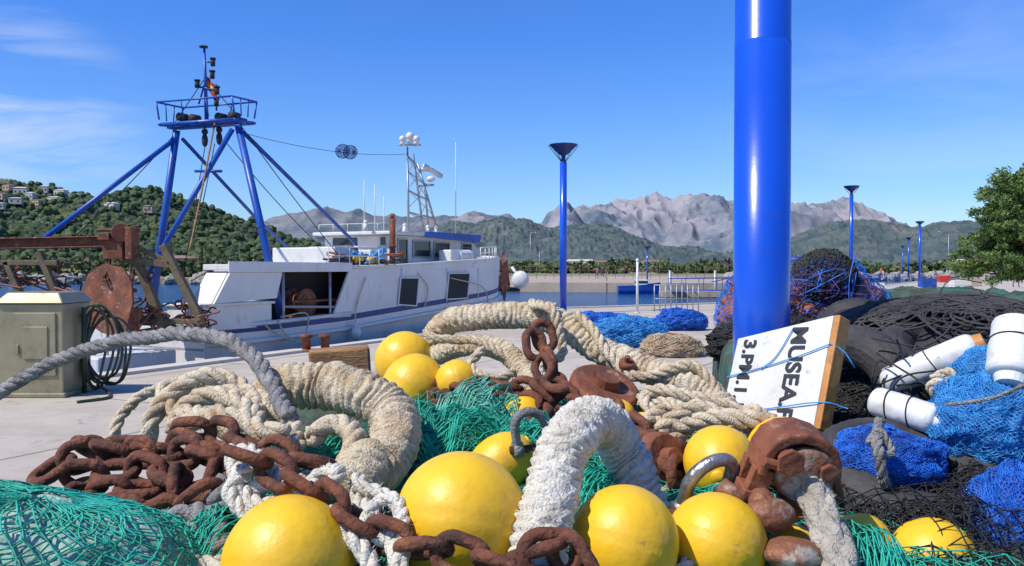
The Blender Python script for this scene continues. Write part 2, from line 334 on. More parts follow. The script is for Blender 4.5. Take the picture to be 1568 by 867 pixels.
# ------------------------------------------------------------------ world, sun, camera
sc=bpy.context.scene
w=bpy.data.worlds.new('World'); sc.world=w; w.use_nodes=True; nt=w.node_tree; N=nt.nodes; L=nt.links
bg=N['Background']; sky=N.new('ShaderNodeTexSky'); sky.sky_type='NISHITA'; sky.sun_disc=False
SAZ=math.atan2(-.72,-.42); SEL=math.radians(52)
sky.sun_elevation=SEL; sky.sun_rotation=SAZ%(2*math.pi); sky.altitude=0; sky.air_density=1.0; sky.dust_density=.35; sky.ozone_density=3.0
tc=N.new('ShaderNodeTexCoord'); mp=N.new('ShaderNodeMapping'); mp.inputs['Scale'].default_value=(1.2,1.2,6); mp.inputs['Rotation'].default_value=(0,.12,0)
L.new(tc.outputs['Generated'],mp.inputs[0]); cn=N.new('ShaderNodeTexNoise'); cn.inputs['Scale'].default_value=2.6; cn.inputs['Detail'].default_value=8; cn.inputs['Roughness'].default_value=.55; cn.inputs['Distortion'].default_value=.5
L.new(mp.outputs[0],cn.inputs['Vector'])
cr=N.new('ShaderNodeMapRange'); cr.inputs[1].default_value=.43; cr.inputs[2].default_value=.70; L.new(cn.outputs['Fac'],cr.inputs[0])
def dirmask(d,a,b,k):
    dp=N.new('ShaderNodeVectorMath'); dp.operation='DOT_PRODUCT'; L.new(tc.outputs['Generated'],dp.inputs[0]); dp.inputs[1].default_value=tuple(nrm(d))
    m=N.new('ShaderNodeMapRange'); m.interpolation_type='SMOOTHSTEP'; m.inputs[1].default_value=a; m.inputs[2].default_value=b; m.inputs[4].default_value=k; L.new(dp.outputs['Value'],m.inputs[0]); return m.outputs[0]
m1=dirmask((-.62,1,.145),.985,1.0,1.0); m2=dirmask((.52,1,.13),.96,1.0,.16)
ad=N.new('ShaderNodeMath'); ad.operation='ADD'; L.new(m1,ad.inputs[0]); L.new(m2,ad.inputs[1])
mu=N.new('ShaderNodeMath'); mu.operation='MULTIPLY'; mu.use_clamp=True; L.new(ad.outputs[0],mu.inputs[0]); L.new(cr.outputs[0],mu.inputs[1])
sp=N.new('ShaderNodeSeparateXYZ'); L.new(tc.outputs['Generated'],sp.inputs[0])
mz_=N.new('ShaderNodeMapRange'); mz_.inputs[1].default_value=0.0; mz_.inputs[2].default_value=.26; L.new(sp.outputs[2],mz_.inputs[0])
ti=N.new('ShaderNodeMixRGB'); ti.inputs[1].default_value=(.78,.98,1.24,1); ti.inputs[2].default_value=(.40,.80,1.50,1); L.new(mz_.outputs[0],ti.inputs[0])
mm=N.new('ShaderNodeMixRGB'); mm.blend_type='MULTIPLY'; mm.inputs[0].default_value=1; L.new(sky.outputs[0],mm.inputs[1]); L.new(ti.outputs[0],mm.inputs[2])
mx=N.new('ShaderNodeMixRGB'); L.new(mu.outputs[0],mx.inputs[0]); mx.inputs[2].default_value=(6.6,7,7.6,1); L.new(mm.outputs[0],mx.inputs[1])
L.new(mx.outputs[0],bg.inputs['Color']); bg.inputs['Strength'].default_value=.125
sl=bpy.data.lights.new('sun','SUN'); sl.energy=5.0; sl.angle=math.radians(.5); sl.color=(1,.94,.84)
so=bpy.data.objects.new('sun',sl); sc.collection.objects.link(so)
sd=Vector((math.sin(SAZ)*math.cos(SEL),math.cos(SAZ)*math.cos(SEL),math.sin(SEL))); so.rotation_euler=sd.to_track_quat('Z','Y').to_euler(); so.location=(-10,-8,20)
cam=bpy.data.cameras.new('camera'); co=bpy.data.objects.new('camera',cam); sc.collection.objects.link(co); sc.camera=co
co.location=(0,0,H); cam.sensor_width=36; cam.lens=36*F/1568; co.rotation_euler=(math.radians(90-1.01),0,0); cam.clip_start=.05; cam.clip_end=30000
sc.view_settings.view_transform='Standard'; sc.view_settings.look='None'; sc.view_settings.exposure=0
# ------------------------------------------------------------------ setting
mb=MB(); mb.add([(-9000,-50,-.95),(9000,-50,-.95),(9000,12000,-.95),(-9000,12000,-.95)],np.array([[0,1,2,3]])); mb.build('water',['water'],False)
edge=[(-14.2,-3.4),(-6.15,12.6),(-4.02,16.64),(-.25,23.9),(.9,33),(12,40),(25,63),(55,112),(130,215),(160,215),(160,-20),(-14,-20)]
mb=MB(); mb.prism([(x,y,-3) for x,y in edge],(0,0,3)); mb.build('quay',['quay'],False)
mb=MB()
for a,b in zip(edge[:8],edge[1:9]):
    a=np.array([*a,.0]);b=np.array([*b,.0]); d=nrm(b-a); n=np.array([d[1],-d[0],0])
    mb.box((a+b)/2+n*.17+np.array([0,0,.02]),(np.linalg.norm(b-a)-.01,.34,.06),(d,n,(0,0,1)))
mb.build('quay_edge_kerb',['wall_w'],False)
shore=[(-900,150),(-160,140),(-60,135),(-20,128),(-4,122),(1,92),(16,88),(30,88),(30.5,120),(60,160),(160,216),(900,240)]
mb=MB(); mb.prism([(x,y,-3) for x,y in shore]+[(9000,9000,-3),(-9000,9000,-3)],(0,0,2.98)); mb.build('ground',['land'],False)
mb=MB(); mb.prism([(-3,95,-.5),(1.2,92.2,-.5),(16,88.2,-.5),(29.8,88.2,-.5),(29.8,160,-.5),(-3,160,-.5)],(0,0,.51)); mb.build('far_quay_pavement',['pave'],False)
mb=MB(); mb.prism([(.9,91.6,-1.5),(16,87.6,-1.5),(30.2,87.6,-1.5),(30.2,88.1,-1.5),(16,88.1,-1.5),(.9,92.1,-1.5)],(0,0,1.55)); mb.build('far_quay_wall',['pave'],False)
def rocks(name,line,n,sz,spread=1.5):
    mb=MB(); line=np.array(line,float); L_=np.concatenate([[0],np.cumsum(np.linalg.norm(np.diff(line,axis=0),axis=1))])
    for i in range(n):
        t=rng.uniform(0,L_[-1]); p=np.array([np.interp(t,L_,line[:,0]),np.interp(t,L_,line[:,1])])
        o=rng.uniform(-spread,spread*.3); s=sz*rng.uniform(.5,1.3); sd_=rng.integers(99)
        mb.sphere((p[0],p[1]+o,-.6+ (o+spread)/(spread*1.3)*.9),s,8,6,sc=rng.uniform(.6,1.2,3),rot=randrot(),disp=lambda D:.35*vn(D*1.7+sd_,int(sd_)))
    mb.build(name,['rock'],False)
rocks('shore_rocks',[(-160,139),(-60,134),(-20,127),(-4,121)],420,.8)
rocks('shore_rocks',[(30.5,119),(60,159),(150,210)],260,.9)
def hills(name,prof,dist,m,df=.35,amp=6,nu=420,nv=50,ns=.02,tree=0,tns=.3,pw=1.25,seed=1):
    prof=np.array(prof,float); u=np.linspace(prof[0,0],prof[-1,0],nu); v=np.interp(u,prof[:,0],prof[:,1])
    X=(u-784)/F*dist; zr=H+(410-v)/F*dist
    k=np.concatenate([np.linspace(0,1,nv),np.linspace(1.03,1.5,8)])
    G=np.zeros((nu,len(k),3))
    for j,kk in enumerate(k):
        Yy=dist*(1-df*(1-kk)); hh=zr*(kk**pw if kk<=1 else 1-(kk-1)*1.2)
        P=np.stack([X,np.full(nu,Yy),np.zeros(nu)],-1)
        g=1-np.abs(fbm(P*ns,4,seed)); e=min(1,4*max(0,kk*(1.02-kk))) if kk<1 else 0
        z=hh+amp*(g-.75)*e*1.6 + amp*.18*fbm(P*ns*5,3,seed+3)*min(1,kk*3)
        if tree: z=z+tree*(1-np.abs(fbm(P*tns,2,seed+7))*2)*min(1,kk*4)
        G[:,j]=np.stack([X,np.full(nu,Yy),z-1.5],-1)
    mb=MB(); mb.grid(G); return mb.build(name,[m],True), G
hl,GL=hills('wooded_hill',[(-700,330),(-300,290),(-100,268),(0,276),(60,285),(110,297),(160,308),(215,291),(240,287),(265,300),(300,312),(350,330),(400,345),(440,362),(500,380),(560,396),(620,409)],620,'hill_l',.5,14,900,150,.012,3.0,.35,1.15,1)
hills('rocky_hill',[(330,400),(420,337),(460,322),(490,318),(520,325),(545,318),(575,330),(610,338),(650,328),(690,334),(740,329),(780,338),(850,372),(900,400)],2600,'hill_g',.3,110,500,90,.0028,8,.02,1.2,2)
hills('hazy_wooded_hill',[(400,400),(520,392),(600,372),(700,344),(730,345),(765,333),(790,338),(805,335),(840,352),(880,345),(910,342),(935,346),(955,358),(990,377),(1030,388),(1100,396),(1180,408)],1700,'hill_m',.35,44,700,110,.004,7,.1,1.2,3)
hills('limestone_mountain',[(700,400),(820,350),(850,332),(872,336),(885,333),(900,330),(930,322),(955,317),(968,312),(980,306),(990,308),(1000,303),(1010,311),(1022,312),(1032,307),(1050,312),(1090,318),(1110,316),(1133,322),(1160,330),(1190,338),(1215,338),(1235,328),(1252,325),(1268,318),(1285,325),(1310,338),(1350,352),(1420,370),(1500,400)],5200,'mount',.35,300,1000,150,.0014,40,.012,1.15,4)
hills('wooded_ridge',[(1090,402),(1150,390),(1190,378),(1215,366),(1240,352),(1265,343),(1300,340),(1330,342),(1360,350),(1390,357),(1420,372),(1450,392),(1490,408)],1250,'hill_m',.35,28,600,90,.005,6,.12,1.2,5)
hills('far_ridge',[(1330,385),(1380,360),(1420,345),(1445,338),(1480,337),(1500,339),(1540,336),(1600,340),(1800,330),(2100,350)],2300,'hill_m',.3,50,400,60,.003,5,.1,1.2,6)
def house(name,c,w,d,h,wall='wall_w',floors=1,yaw=0):
    e=empty(name,c); ca,sa=math.cos(yaw),math.sin(yaw); ax=np.array([(ca,sa,0),(-sa,ca,0),(0,0,1)])
    c=np.array(c,float); mb=MB(); mb.box(c+ax[2]*h/2,(w,d,h),ax); mb.build('walls',[wall],False,e)
    mb=MB(); r=h*.18; o=.2
    p=[c+ax[0]*a+ax[1]*b+ax[2]*z for a,b,z in [(-w/2-o,-d/2-o,h),(w/2+o,-d/2-o,h),(w/2+o,d/2+o,h),(-w/2-o,d/2+o,h),(-w/2+d*.3,0,h+r),(w/2-d*.3,0,h+r)]]
    mb.add(p,[np.array([[0,1,5,4],[2,3,4,5]]),np.array([[1,2,5],[3,0,4]]),np.array([0,3,2,1])]); mb.build('roof',['roof' if wall=='wall_b' else 'wall_w'],False,e)
    mb=MB(); n=max(2,int(w/2.5))
    for f in range(floors):
        for i in range(n):
            x=-w/2+(i+.5)*w/n; z=h/floors*(f+.5); mb.box(c+ax[0]*x-ax[1]*(d/2+.02)+ax[2]*z,(1.0,.1,1.1),ax)
    mb.build('windows',['glass'],False,e)
spots=[(18,292),(37,297),(72,296),(98,301),(8,306),(52,306),(30,312),(118,305),(62,314),(5,320),(88,312),(175,322),(232,326)]
for i,(u,v) in enumerate(spots):
    col=GL[:, :150].reshape(-1,3); pu=col[:,0]/col[:,1]*F+784; pv=410-(col[:,2]-H)/col[:,1]*F
    k=np.argmin((pu-u)**2+(pv-v)**2); p=col[k]
    house('hillside_house',(p[0],p[1]-3,p[2]-.6),rng.uniform(5,9),5,rng.uniform(3.6,5.0),'wall_w' if i%4 else 'wall_b',1,rng.uniform(-.4,.4))
for u,v,Y,w_,h in [(272,392,210,9,4.0),(330,398,240,10,3.2),(420,398,260,14,4),(560,398,280,16,5),(888,402,420,16,5),(925,400,420,20,4.5),(1000,402,460,14,5),(1160,400,420,18,6),(1205,396,400,10,7),(1470,398,300,8,4.0)]:
    p=W(u,410,Y); house('beach_house',(p[0],Y,0),w_,8,h,'wall_b' if int(u)%3 else 'wall_w',2 if h>4.4 else 1,rng.uniform(-.3,.3))
def treemass(name,lst,mats,leaf=.5,per=130,lo=.12,hi=.75):
    mb=MB()
    for (x,y,h,r) in lst:
        mb.tube([(x,y,-.3),(x+.1,y,h*.4)],r*.05,5,2)
        nb=6
        for b in range(nb):
            c=np.array([x+rng.uniform(-.9,.9)*r,y+rng.uniform(-.6,.6)*r,h*rng.uniform(lo,hi)]); rr=r*rng.uniform(.35,.65)
            D=rng.normal(size=(per//nb,3)); D/=np.linalg.norm(D,axis=1)[:,None]; D*=rng.uniform(.5,1.05,(len(D),1))
            mb.leaves(c+D*rr*np.array([1.2,1,.7]),leaf*r/2.2,int(rng.random()<.25),asp=.7)
    mb.build(name,mats,False)
ls=[]
for i in range(260):
    u=rng.uniform(-120,480); Y=rng.uniform(150,230); h=rng.uniform(2.0,5.2); ls.append(((u-784)/F*Y,Y,h,rng.uniform(1.2,2.6)))
treemass('shore_trees',ls,['leaf','leaf2','bark'])
ls=[]
for i in range(420):
    u=rng.uniform(430,1700); Y=rng.uniform(230,500); h=rng.uniform(1.5,5.2)*(.7+.5*math.sin(u*.021)**2); ls.append(((u-784)/F*Y,Y,h,rng.uniform(2.5,5.5)))
treemass('distant_trees',ls,['leaf','leaf2','bark'],.42,130,.05,.7)
mb=MB(); ii=rng.integers(0,900,5200); jj=rng.integers(12,151,5200)
for i,j in zip(ii,jj):
    p=GL[i,j]; r=rng.uniform(1.2,3.2); sd_=rng.uniform(0,99)
    mb.sphere(p+(0,0,r*.3),r,7,5,sc=(1,1,rng.uniform(.6,1.1)),mat=int(rng.random()<.3),disp=lambda D:.3*vn(D*1.5+sd_,3))
mb.build('hillside_trees',['leaf','hill_l'],False)
def palm(c,h,cr):
    e=empty('palm_tree',c); mb=MB(); c=np.array(c,float); b=rng.uniform(-.3,.3,2)
    path=np.array([c+np.array([b[0]*t*t,b[1]*t*t,h*t]) for t in np.linspace(0,1,7)]); mb.tube(path,np.linspace(.3,.18,7),7); mb.build('trunk',['bark'],True,e)
    mb=MB(); top=path[-1]
    for k in range(34):
        a=rng.uniform(0,6.28); el=rng.uniform(-.5,1.2); L_=cr*rng.uniform(.8,1.1); d=np.array([math.cos(a)*math.cos(el),math.sin(a)*math.cos(el),math.sin(el)])
        P=np.array([top+d*L_*t+np.array([0,0,-.55*L_*t*t]) for t in np.linspace(0,1,8)])
        side=nrm(np.cross(d,[0,0,1.]))
        for t in range(1,8):
            for s_ in (-1,1):
                q=P[t]+side*s_*cr*.24*math.sin(math.pi*min(1,.15+t/8.5))+d*.1-np.array([0,0,.12*cr]); m_=P[t]-(P[t]-P[t-1])*.6
                mb.add([P[t],m_,q],np.array([[0,1,2]]))
    mb.build('fronds',['leaf'],False,e)
for u,Y,h,cr in [(243,165,5.0,2.2),(262,170,6.4,2.3),(308,160,5.8,2.3),(322,170,5.0,2.0),(20,160,4.6,2),(130,165,4.8,2),(340,175,5,2),(435,200,7,2.4),(428,210,5,2),(200,150,4.2,2)]:
    palm(((u-784)/F*Y,Y,0),h,cr)
def pine(c,h,R,nb=90):
    e=empty('pine_tree',c); c=np.array(c,float); mb=MB()
    tr=spline([c,c+(-.2,.1,h*.3),c+(.1,0,h*.6),c+(.0,.1,h*.93)],.2); mb.tube(tr,np.linspace(.28,.06,len(tr)),9)
    tips=[]
    for i in range(nb):
        t=rng.uniform(.16,.97); p=tr[int(t*(len(tr)-1))]; a=rng.uniform(0,6.28); rr=R*(1.1-.58*t**1.8)*rng.uniform(.5,1.08)
        q=p+np.array([math.cos(a)*rr,math.sin(a)*rr,rng.uniform(.0,.34)*rr]); mid=(p+q)/2+(0,0,-.1)
        B_=spline([p,mid,q],.15); mb.tube(B_,np.linspace(.07,.02,len(B_)),5)
        for s_ in range(6): tips.append(B_[int(len(B_)*rng.uniform(.4,1))-1]+rng.normal(0,.28,3))
    mb.build('trunk_and_limbs',['bark'],True,e)
    mb=MB()
    for p in tips:
        n=120; D=rng.normal(size=(n,3)); D/=np.linalg.norm(D,axis=1)[:,None]; r=rng.uniform(.25,.55)
        mb.leaves(p+D*r*rng.uniform(.3,1,(n,1))*np.array([1.1,1.1,.7]),.12,0,asp=.32)
    mb.build('needles',['pine'],False,e)
pine((27.6,45,0),7.3,3.75,100); pine((32,50,0),8.0,3.8,70)
# ------------------------------------------------------------------ lamps
def lamp(name,x,y,h,r):
    e=empty(name,(x,y,0)); mb=MB()
    mb.tube([(x,y,0),(x,y,.03)],r*2,20); mb.tube([(x,y,.03),(x,y,h-.62)],[r,r*.97],28)
    mb.build('post',['pole_blue'],True,e)
    mb=MB(); mb.tube([(x,y,h-.62),(x,y,h-.36)],[r*.6,r*.6],16)
    P=[(x,y,h-.38),(x,y,h-.34),(x,y,h-.02),(x,y,h)]; mb.tube(P,[.10,.16,.50,.50],24); mb.build('lamp_head',['navy'],False,e)
    mb=MB()
    for k in range(8):
        a=k*math.pi/4; d=np.array([math.cos(a),math.sin(a),0]); mb.segs([np.array([x,y,h-.6])+d*.08],[np.array([x,y,h-.03])+d*.53],.012,4)
    mb.build('ribs',['dark'],False,e)
pole=empty('street_lamp',(1.176,4.0,0))
mb=MB(); mb.tube([(1.176,4.0,0),(1.176,4.0,2.65)],[.131,.129],64); mb.tube([(1.176,4.0,2.65),(1.176,4.0,2.652),(1.176,4.0,5.4)],[.129,.1275,.125],64); mb.tube([(1.176,4,0),(1.176,4,.03)],.26,40); mb.build('post',['pole_blue'],True,pole)
mb=MB(); mb.tube([(1.176,4,5.4),(1.176,4,5.7),(1.176,4,5.72),(1.176,4,6.0)],[.08,.08,.16,.5],32); mb.build('lamp_head',['navy'],False,pole)
for u,Y,h,r in [(862.5,30,5.95,.125),(1303,57,7.1,.13),(1408,100,7.1,.13),(1391,150,7.0,.13),(1382,200,6.8,.13),(991,118,4.6,.11)]:
    lamp('street_lamp',(u-784)/F*Y,Y,h,r)
def post(name,u,vt,vb,Y,r,m='alu',arm=0):
    a=W(u,vb,Y);b=W(u,vt,Y); mb=MB(); mb.tube([a,b],[r,r*.8],10)
    mb.sphere(b,r*1.25,10,6)
    mb.tube([a,a+(0,0,.04)],r*1.9,12)
    if arm: mb.tube(spline([b,b+(arm*.3,0,.35),b+(arm,0,.4)],.2),r*.6,6); mb.box(b+np.array((arm*1.2,0,.4)),(abs(arm)*.6,.25,.12))
    mb.build(name,[m],True)
post('mooring_post',976,398,479,30.0,.05,'white_pl')
post('road_lamp',1452,358,418,150,.07,'alu',-1.2); post('road_lamp',812,358,416,220,.09,'alu',1.2); post('road_lamp',1518,378,418,160,.06,'alu',-1); post('road_lamp',826,385,416,220,.08,'alu')
def railing(name,p,q,h,n,m,r=.02,bars=3):
    mb=MB(); p=np.array(p,float);q=np.array(q,float)
    for i in range(n+1):
        c=p+(q-p)*i/n; mb.tube([c,c+(0,0,h)],r,6)
    for k in range(bars):
        z=h*(k+1)/bars-.02; mb.tube([p+(0,0,z),q+(0,0,z)],r*.8,6)
    mb.build(name,[m],True)
railing('metal_fence',(-4,126,0),(29,122,0),1.9,26,'olive',.03,3)
railing('metal_fence',(40,150,0),(75,185,0),1.6,24,'alu',.04,3)
railing('blue_railing',(26,66,0),(33,78,0),1.0,10,'boat_blue',.03,3)
railing('blue_railing',(33,78,0),(54,111,0),1.0,22,'boat_blue',.03,3)
railing('steel_barrier',(5.2,31,0),(6.9,31.4,0),1.0,8,'alu',.02,2)
jt=empty('floating_jetty',(20,70,-.6)); mb=MB(); mb.box((21,74,-.65),(16,2.2,.5)); mb.build('deck',['pave'],False,jt)
mb=MB()
for x in (14,18,22,27): mb.tube([(x,75.2,-2),(x,75.2,1.4)],.14,12)
mb.build('piles',['alu'],True,jt)
mb=MB(); a=np.array([13.5,73,-.3]); b=np.array([22,58,.05])
for o in (0,1.1):
    p=a+(o,0,0); q=b+(o,0,0); mb.tube([p,q],.05,6); mb.tube([p+(0,0,1),q+(0,0,1)],.045,6); 
    for k in range(9): c=p+(q-p)*k/8; mb.tube([c,c+(0,0,1)],.03,5)
mb.prism([a,a+(1.1,0,0),b+(1.1,0,0),b],(0,0,.06)); mb.build('gangway',['boat_blue'],False,jt)
def skiff(x,y,L_,yaw,col='boat_white'):
    e=empty('moored_motorboat',(x,y,-.9)); ca,sa=math.cos(yaw),math.sin(yaw); G=np.zeros((14,7,3))
    for i,t in enumerate(np.linspace(0,1,14)):
        b=L_*.18*(1-t**3.2); zs=.75+.35*t*t
        for j,(f,z) in enumerate([(-1,zs),(-.96,.3),(-.7,-.1),(0,-.3),(.7,-.1),(.96,.3),(1,zs)]):
            a=(t-.5)*L_; G[i,j]=(x+ca*a-sa*b*f,y+sa*a+ca*b*f,-.9+z)
    mb=MB(); mb.grid(G); mb.grid(np.stack([G[:,0],G[:,6]],1)-np.array([0,0,.12])); mb.add(G[0],np.arange(7)); mb.build('hull',[col],False,e)
    mb=MB(); c=np.array([x+ca*.05*L_,y+sa*.05*L_,0]); ax=[(ca,sa,0),(-sa,ca,0),(0,0,1)]
    mb.box(c+(0,0,.1),(L_*.28,L_*.2,.7),ax); mb.build('cabin',['boat_white'],False,e,.05)
    mb=MB(); mb.box(c+(0,0,.22),(L_*.29,L_*.205,.25),ax); mb.build('windows',['glass'],False,e)
skiff(26,78,4.5,.2); skiff(38,100,6,1.2); skiff(44,108,6,1.1); skiff(12.5,83.5,4.2,.0,'boat_blue')
def clothes(name,skin,shirt,trou,hair,h,sit=0):
    m,nt,b=newmat(name); N=nt.nodes;L=nt.links; tc=N.new('ShaderNodeTexCoord'); s=N.new('ShaderNodeSeparateXYZ'); L.new(tc.outputs['Object'],s.inputs[0])
    d=N.new('ShaderNodeMath'); d.operation='DIVIDE'; d.inputs[1].default_value=h; L.new(s.outputs[2],d.inputs[0])
    r=N.new('ShaderNodeValToRGB'); r.color_ramp.interpolation='CONSTANT'; e=r.color_ramp.elements
    e[0].position=0;e[0].color=(.03,.03,.03,1); e[1].position=.04; e[1].color=(*trou,1)
    for p,c in ((.52,shirt),(.83,skin),(.94,hair)): x=e.new(p); x.color=(*c,1)
    L.new(d.outputs[0],r.inputs[0]); L.new(r.outputs[0],b.inputs['Base Color']); b.inputs['Roughness'].default_value=.85; return m
def person(loc,h,shirt,trou,yaw=0,walk=.2,sit=False):
    J={'pel':(0,0,.53),'ch':(0,0,.72),'nk':(0,0,.84),'hd':(0,.005,.90),'ht':(0,.01,.975)}
    R={'pel':(.085,.06),'ch':(.095,.06),'nk':(.03,.03),'hd':(.048,.055),'ht':(.036,.042)}
    E=[('pel','ch'),('ch','nk'),('nk','hd'),('hd','ht')]
    for s,k in ((-1,'l'),(1,'r')):
        w_=walk*s
        J['hip'+k]=(s*.055,0,.49);J['kn'+k]=(s*.06,w_*.35,.27);J['an'+k]=(s*.06,w_*.5-.02,.04);J['to'+k]=(s*.065,w_*.5+.08,.015)
        if sit: J['kn'+k]=(s*.07,.24,.52);J['an'+k]=(s*.07,.27,.29);J['to'+k]=(s*.07,.36,.27)
        J['sh'+k]=(s*.11,0,.80);J['el'+k]=(s*.135,-w_*.2,.635);J['wr'+k]=(s*.13,-w_*.4+.04,.50);J['fi'+k]=(s*.125,-w_*.45+.05,.44)
        R['hip'+k]=(.05,.05);R['kn'+k]=(.034,.034);R['an'+k]=(.022,.024);R['to'+k]=(.02,.015);R['sh'+k]=(.035,.035);R['el'+k]=(.024,.024);R['wr'+k]=(.016,.016);R['fi'+k]=(.012,.018)
        E+=[('pel','hip'+k),('hip'+k,'kn'+k),('kn'+k,'an'+k),('an'+k,'to'+k),('ch','sh'+k),('sh'+k,'el'+k),('el'+k,'wr'+k),('wr'+k,'fi'+k)]
    ks=list(J); me=bpy.data.meshes.new('person'); me.from_pydata([tuple(c*h for c in J[k]) for k in ks],[(ks.index(a),ks.index(b)) for a,b in E],[])
    ob=bpy.data.objects.new('person',me); sc.collection.objects.link(ob); ob.location=(loc[0],loc[1],loc[2]-(.26*h if sit else 0)); ob.rotation_euler=(0,0,yaw)
    sk=ob.modifiers.new('skin','SKIN')
    try:
        lay=me.skin_vertices[0].data
        for i,k in enumerate(ks): lay[i].radius=(R[k][0]*h,R[k][1]*h); lay[i].use_root=(k=='pel')
    except Exception as ex: print('skin',ex)
    ss=ob.modifiers.new('sub','SUBSURF'); ss.levels=1; ss.render_levels=2
    me.materials.append(clothes('clothing',(.5,.3,.2),shirt,trou,(.05,.03,.02),h))
person((W(922,410,104)[0],104,.55),1.7,(.05,.06,.12),(.04,.04,.06),math.pi,0,True)
mb=MB(); x0=W(922,410,104)[0]; mb.box((x0,104.2,.5),(1.6,.5,.08)); 
for dx in (-.6,.6): mb.box((x0+dx,104.2,.23),(.1,.45,.46))
mb.build('park_bench',['wall_w'],False,None,.01)
for u,Y,s,t in [(1531,84,(.08,.1,.3),(.03,.04,.09)),(1556,70,(.05,.05,.06),(.1,.1,.12)),(1349,120,(.6,.1,.08),(.05,.05,.1)),(1518,110,(.6,.55,.5),(.05,.07,.15)),(914,130,(.4,.1,.1),(.05,.05,.1))]:
    person(((u-784)/F*Y,Y,0.02),1.72,s,t,rng.uniform(0,6),.25)
for u,Y,n_,mm_ in [(1420,70,'fish_crate','boat_blue'),(1470,60,'fish_crate','white_pl'),(1445,95,'fish_crate','mark'),(1335,50,'fish_crate','white_pl'),(1490,75,'fish_crate','wall_b')]:
    c=np.array([(u-784)/F*Y,Y,0]); mb=MB()
    for k in range(2):
        z=.02+k*.36; mb.box(c+(0,0,z+.03),(1.2,.8,.05))
        for dx in (-.58,.58): mb.box(c+(dx,0,z+.2),(.04,.8,.3))
        for dy in (-.38,.38): mb.box(c+(0,dy,z+.2),(1.12,.04,.3))
    mb.build(n_,[mm_],False,None,.01)
# ------------------------------------------------------------------ TRAWLER
dx,dy=.456,.89; nl=math.hypot(dx,dy); dx/=nl;dy/=nl; px_,py_=-dy,dx; OX,OY=-4.62,16.93
def B(t,s,z): return np.array([OX+t*dx+s*px_,OY+t*dy+s*py_,z])
def Bt(u,v,s):
    k=(u-784)/F; t=(k*(OY+s*py_)-(OX+s*px_))/(dx-k*dy); Y=OY+t*dy+s*py_; return t,H+(410-v)/F*Y
def Bp(u,v,s): t,z=Bt(u,v,s); return B(t,s,z)
AX=np.array([(dx,dy,0),(px_,py_,0),(0,0,1)])
TR=empty('fishing_trawler',tuple(B(4,2.1,0)))
def bbox(mb,t0,t1,s0,s1,z0,z1,mat=0): mb.box(B((t0+t1)/2,(s0+s1)/2,(z0+z1)/2),(t1-t0,s1-s0,z1-z0),AX,mat)
t1=Bt(537,420,0)[0]; TE=12.0
def half(t):
    if t<0: return 2.1-.22*t*t*.6
    if t<8.2: return 2.1
    return 2.1*(1-((min(t,TE-.001)-8.2)/(TE-8.2))**2.2)
def zstripe(t): return np.interp(t,[-1.6,2,8.2,TE],[.42,.50,.84,1.12])
def ztop(t): return np.interp(t,[t1,4,8.2,TE],[1.62,1.66,1.84,1.98])
ts=np.concatenate([np.linspace(-1.6,t1-.001,9),np.linspace(t1,8.2,10),np.linspace(8.5,TE-.01,14)]); I1=9
for side in (-1,1):
    mb=MB()
    for (rows,mt) in (((-1.4,.60),(-.95,.84),(-.2,.97),('s0',1.0)),0),((('s0',1.0),('s1',1.0)),1),((('s1',1.0),('top',1.0)),0):
        tt=ts if rows[-1][0]!='top' else ts[I1:]
        G=np.zeros((len(tt),len(rows),3))
        for i,t in enumerate(tt):
            for j,(z,f) in enumerate(rows):
                zz={'s0':zstripe(t)-.07,'s1':zstripe(t)+.06,'top':ztop(t)}.get(z,z)
                G[i,j]=B(t if z!='top' else t+ (.25 if t>8.2 else 0)*(t-8.2)/4.5,2.1+side*half(t)*f,zz)
        mb.grid(G if side==-1 else G[::-1],mt)
    mb.build('hull_side',['boat_white','navy'],True,TR)
mb=MB()
mb.prism([B(-1.6,2.1-half(-1.6)*f,z) for f,z in ((.6,-1.4),(.97,-.2),(1,.48))]+[B(-1.6,2.1+half(-1.6)*f,z) for f,z in ((1,.48),(.97,-.2),(.6,-1.4))],AX[0]*.08,0)
mb.build('transom',['boat_white'],False,TR)
mb=MB(); mb.prism([B(t,2.1-half(t)*.97,0.05) for t in ts]+[B(t,2.1+half(t)*.97,0.05) for t in ts[::-1]],(0,0,.05)); mb.build('working_deck',['pave'],False,TR)
mb=MB(); tt=ts[I1:]; mb.prism([B(t,2.1-half(t)*.985,ztop(t)-.10) for t in tt]+[B(t,2.1+half(t)*.985,ztop(t)-.10) for t in tt[::-1]],(0,0,.04)); mb.build('upper_deck',['boat_white'],False,TR)
mb=MB(); mb.tube([B(t,2.1-half(t)*1.0,ztop(t)) for t in tt],.035,8); mb.tube([B(t,2.1-half(t),zstripe(t)+.08) for t in ts[:I1]],.045,8); mb.tube([B(t,2.1+half(t),zstripe(t)+.08) for t in ts[:I1]],.045,8); mb.build('gunwale_rail',['boat_white'],True,TR)
zr=1.62; SW=.62
mb=MB()
ta=Bt(350,405,0)[0]; tb_=Bt(432,405,0)[0]
bbox(mb,ta,t1+1.2,.0,SW+.04,zr-.06,zr+.05)
bbox(mb,ta-.02,t1+.02,-.04,-.001,zr-.10,zr+.10)
mb.build('shelter_roof',['boat_white'],False,TR,.012)
mb=MB()
tl=Bt(328,452,0)[0]; tr=Bt(424,450,0)[0]
mb.prism([B(tl,.0,.95),B(tr,.0,1.0),B(tb_+.02,.0,zr-.10),B(ta+.05,.0,zr-.10)],AX[1]*.06)
mb.prism([B(tl,.08,.95),B(ta+.05,.08,zr-.1),B(ta+.05,SW,zr-.1),B(tl,SW,.95)],AX[0]*.06)
t0_=Bt(314,470,-.02)[0]; t2_=Bt(420,470,-.02)[0]
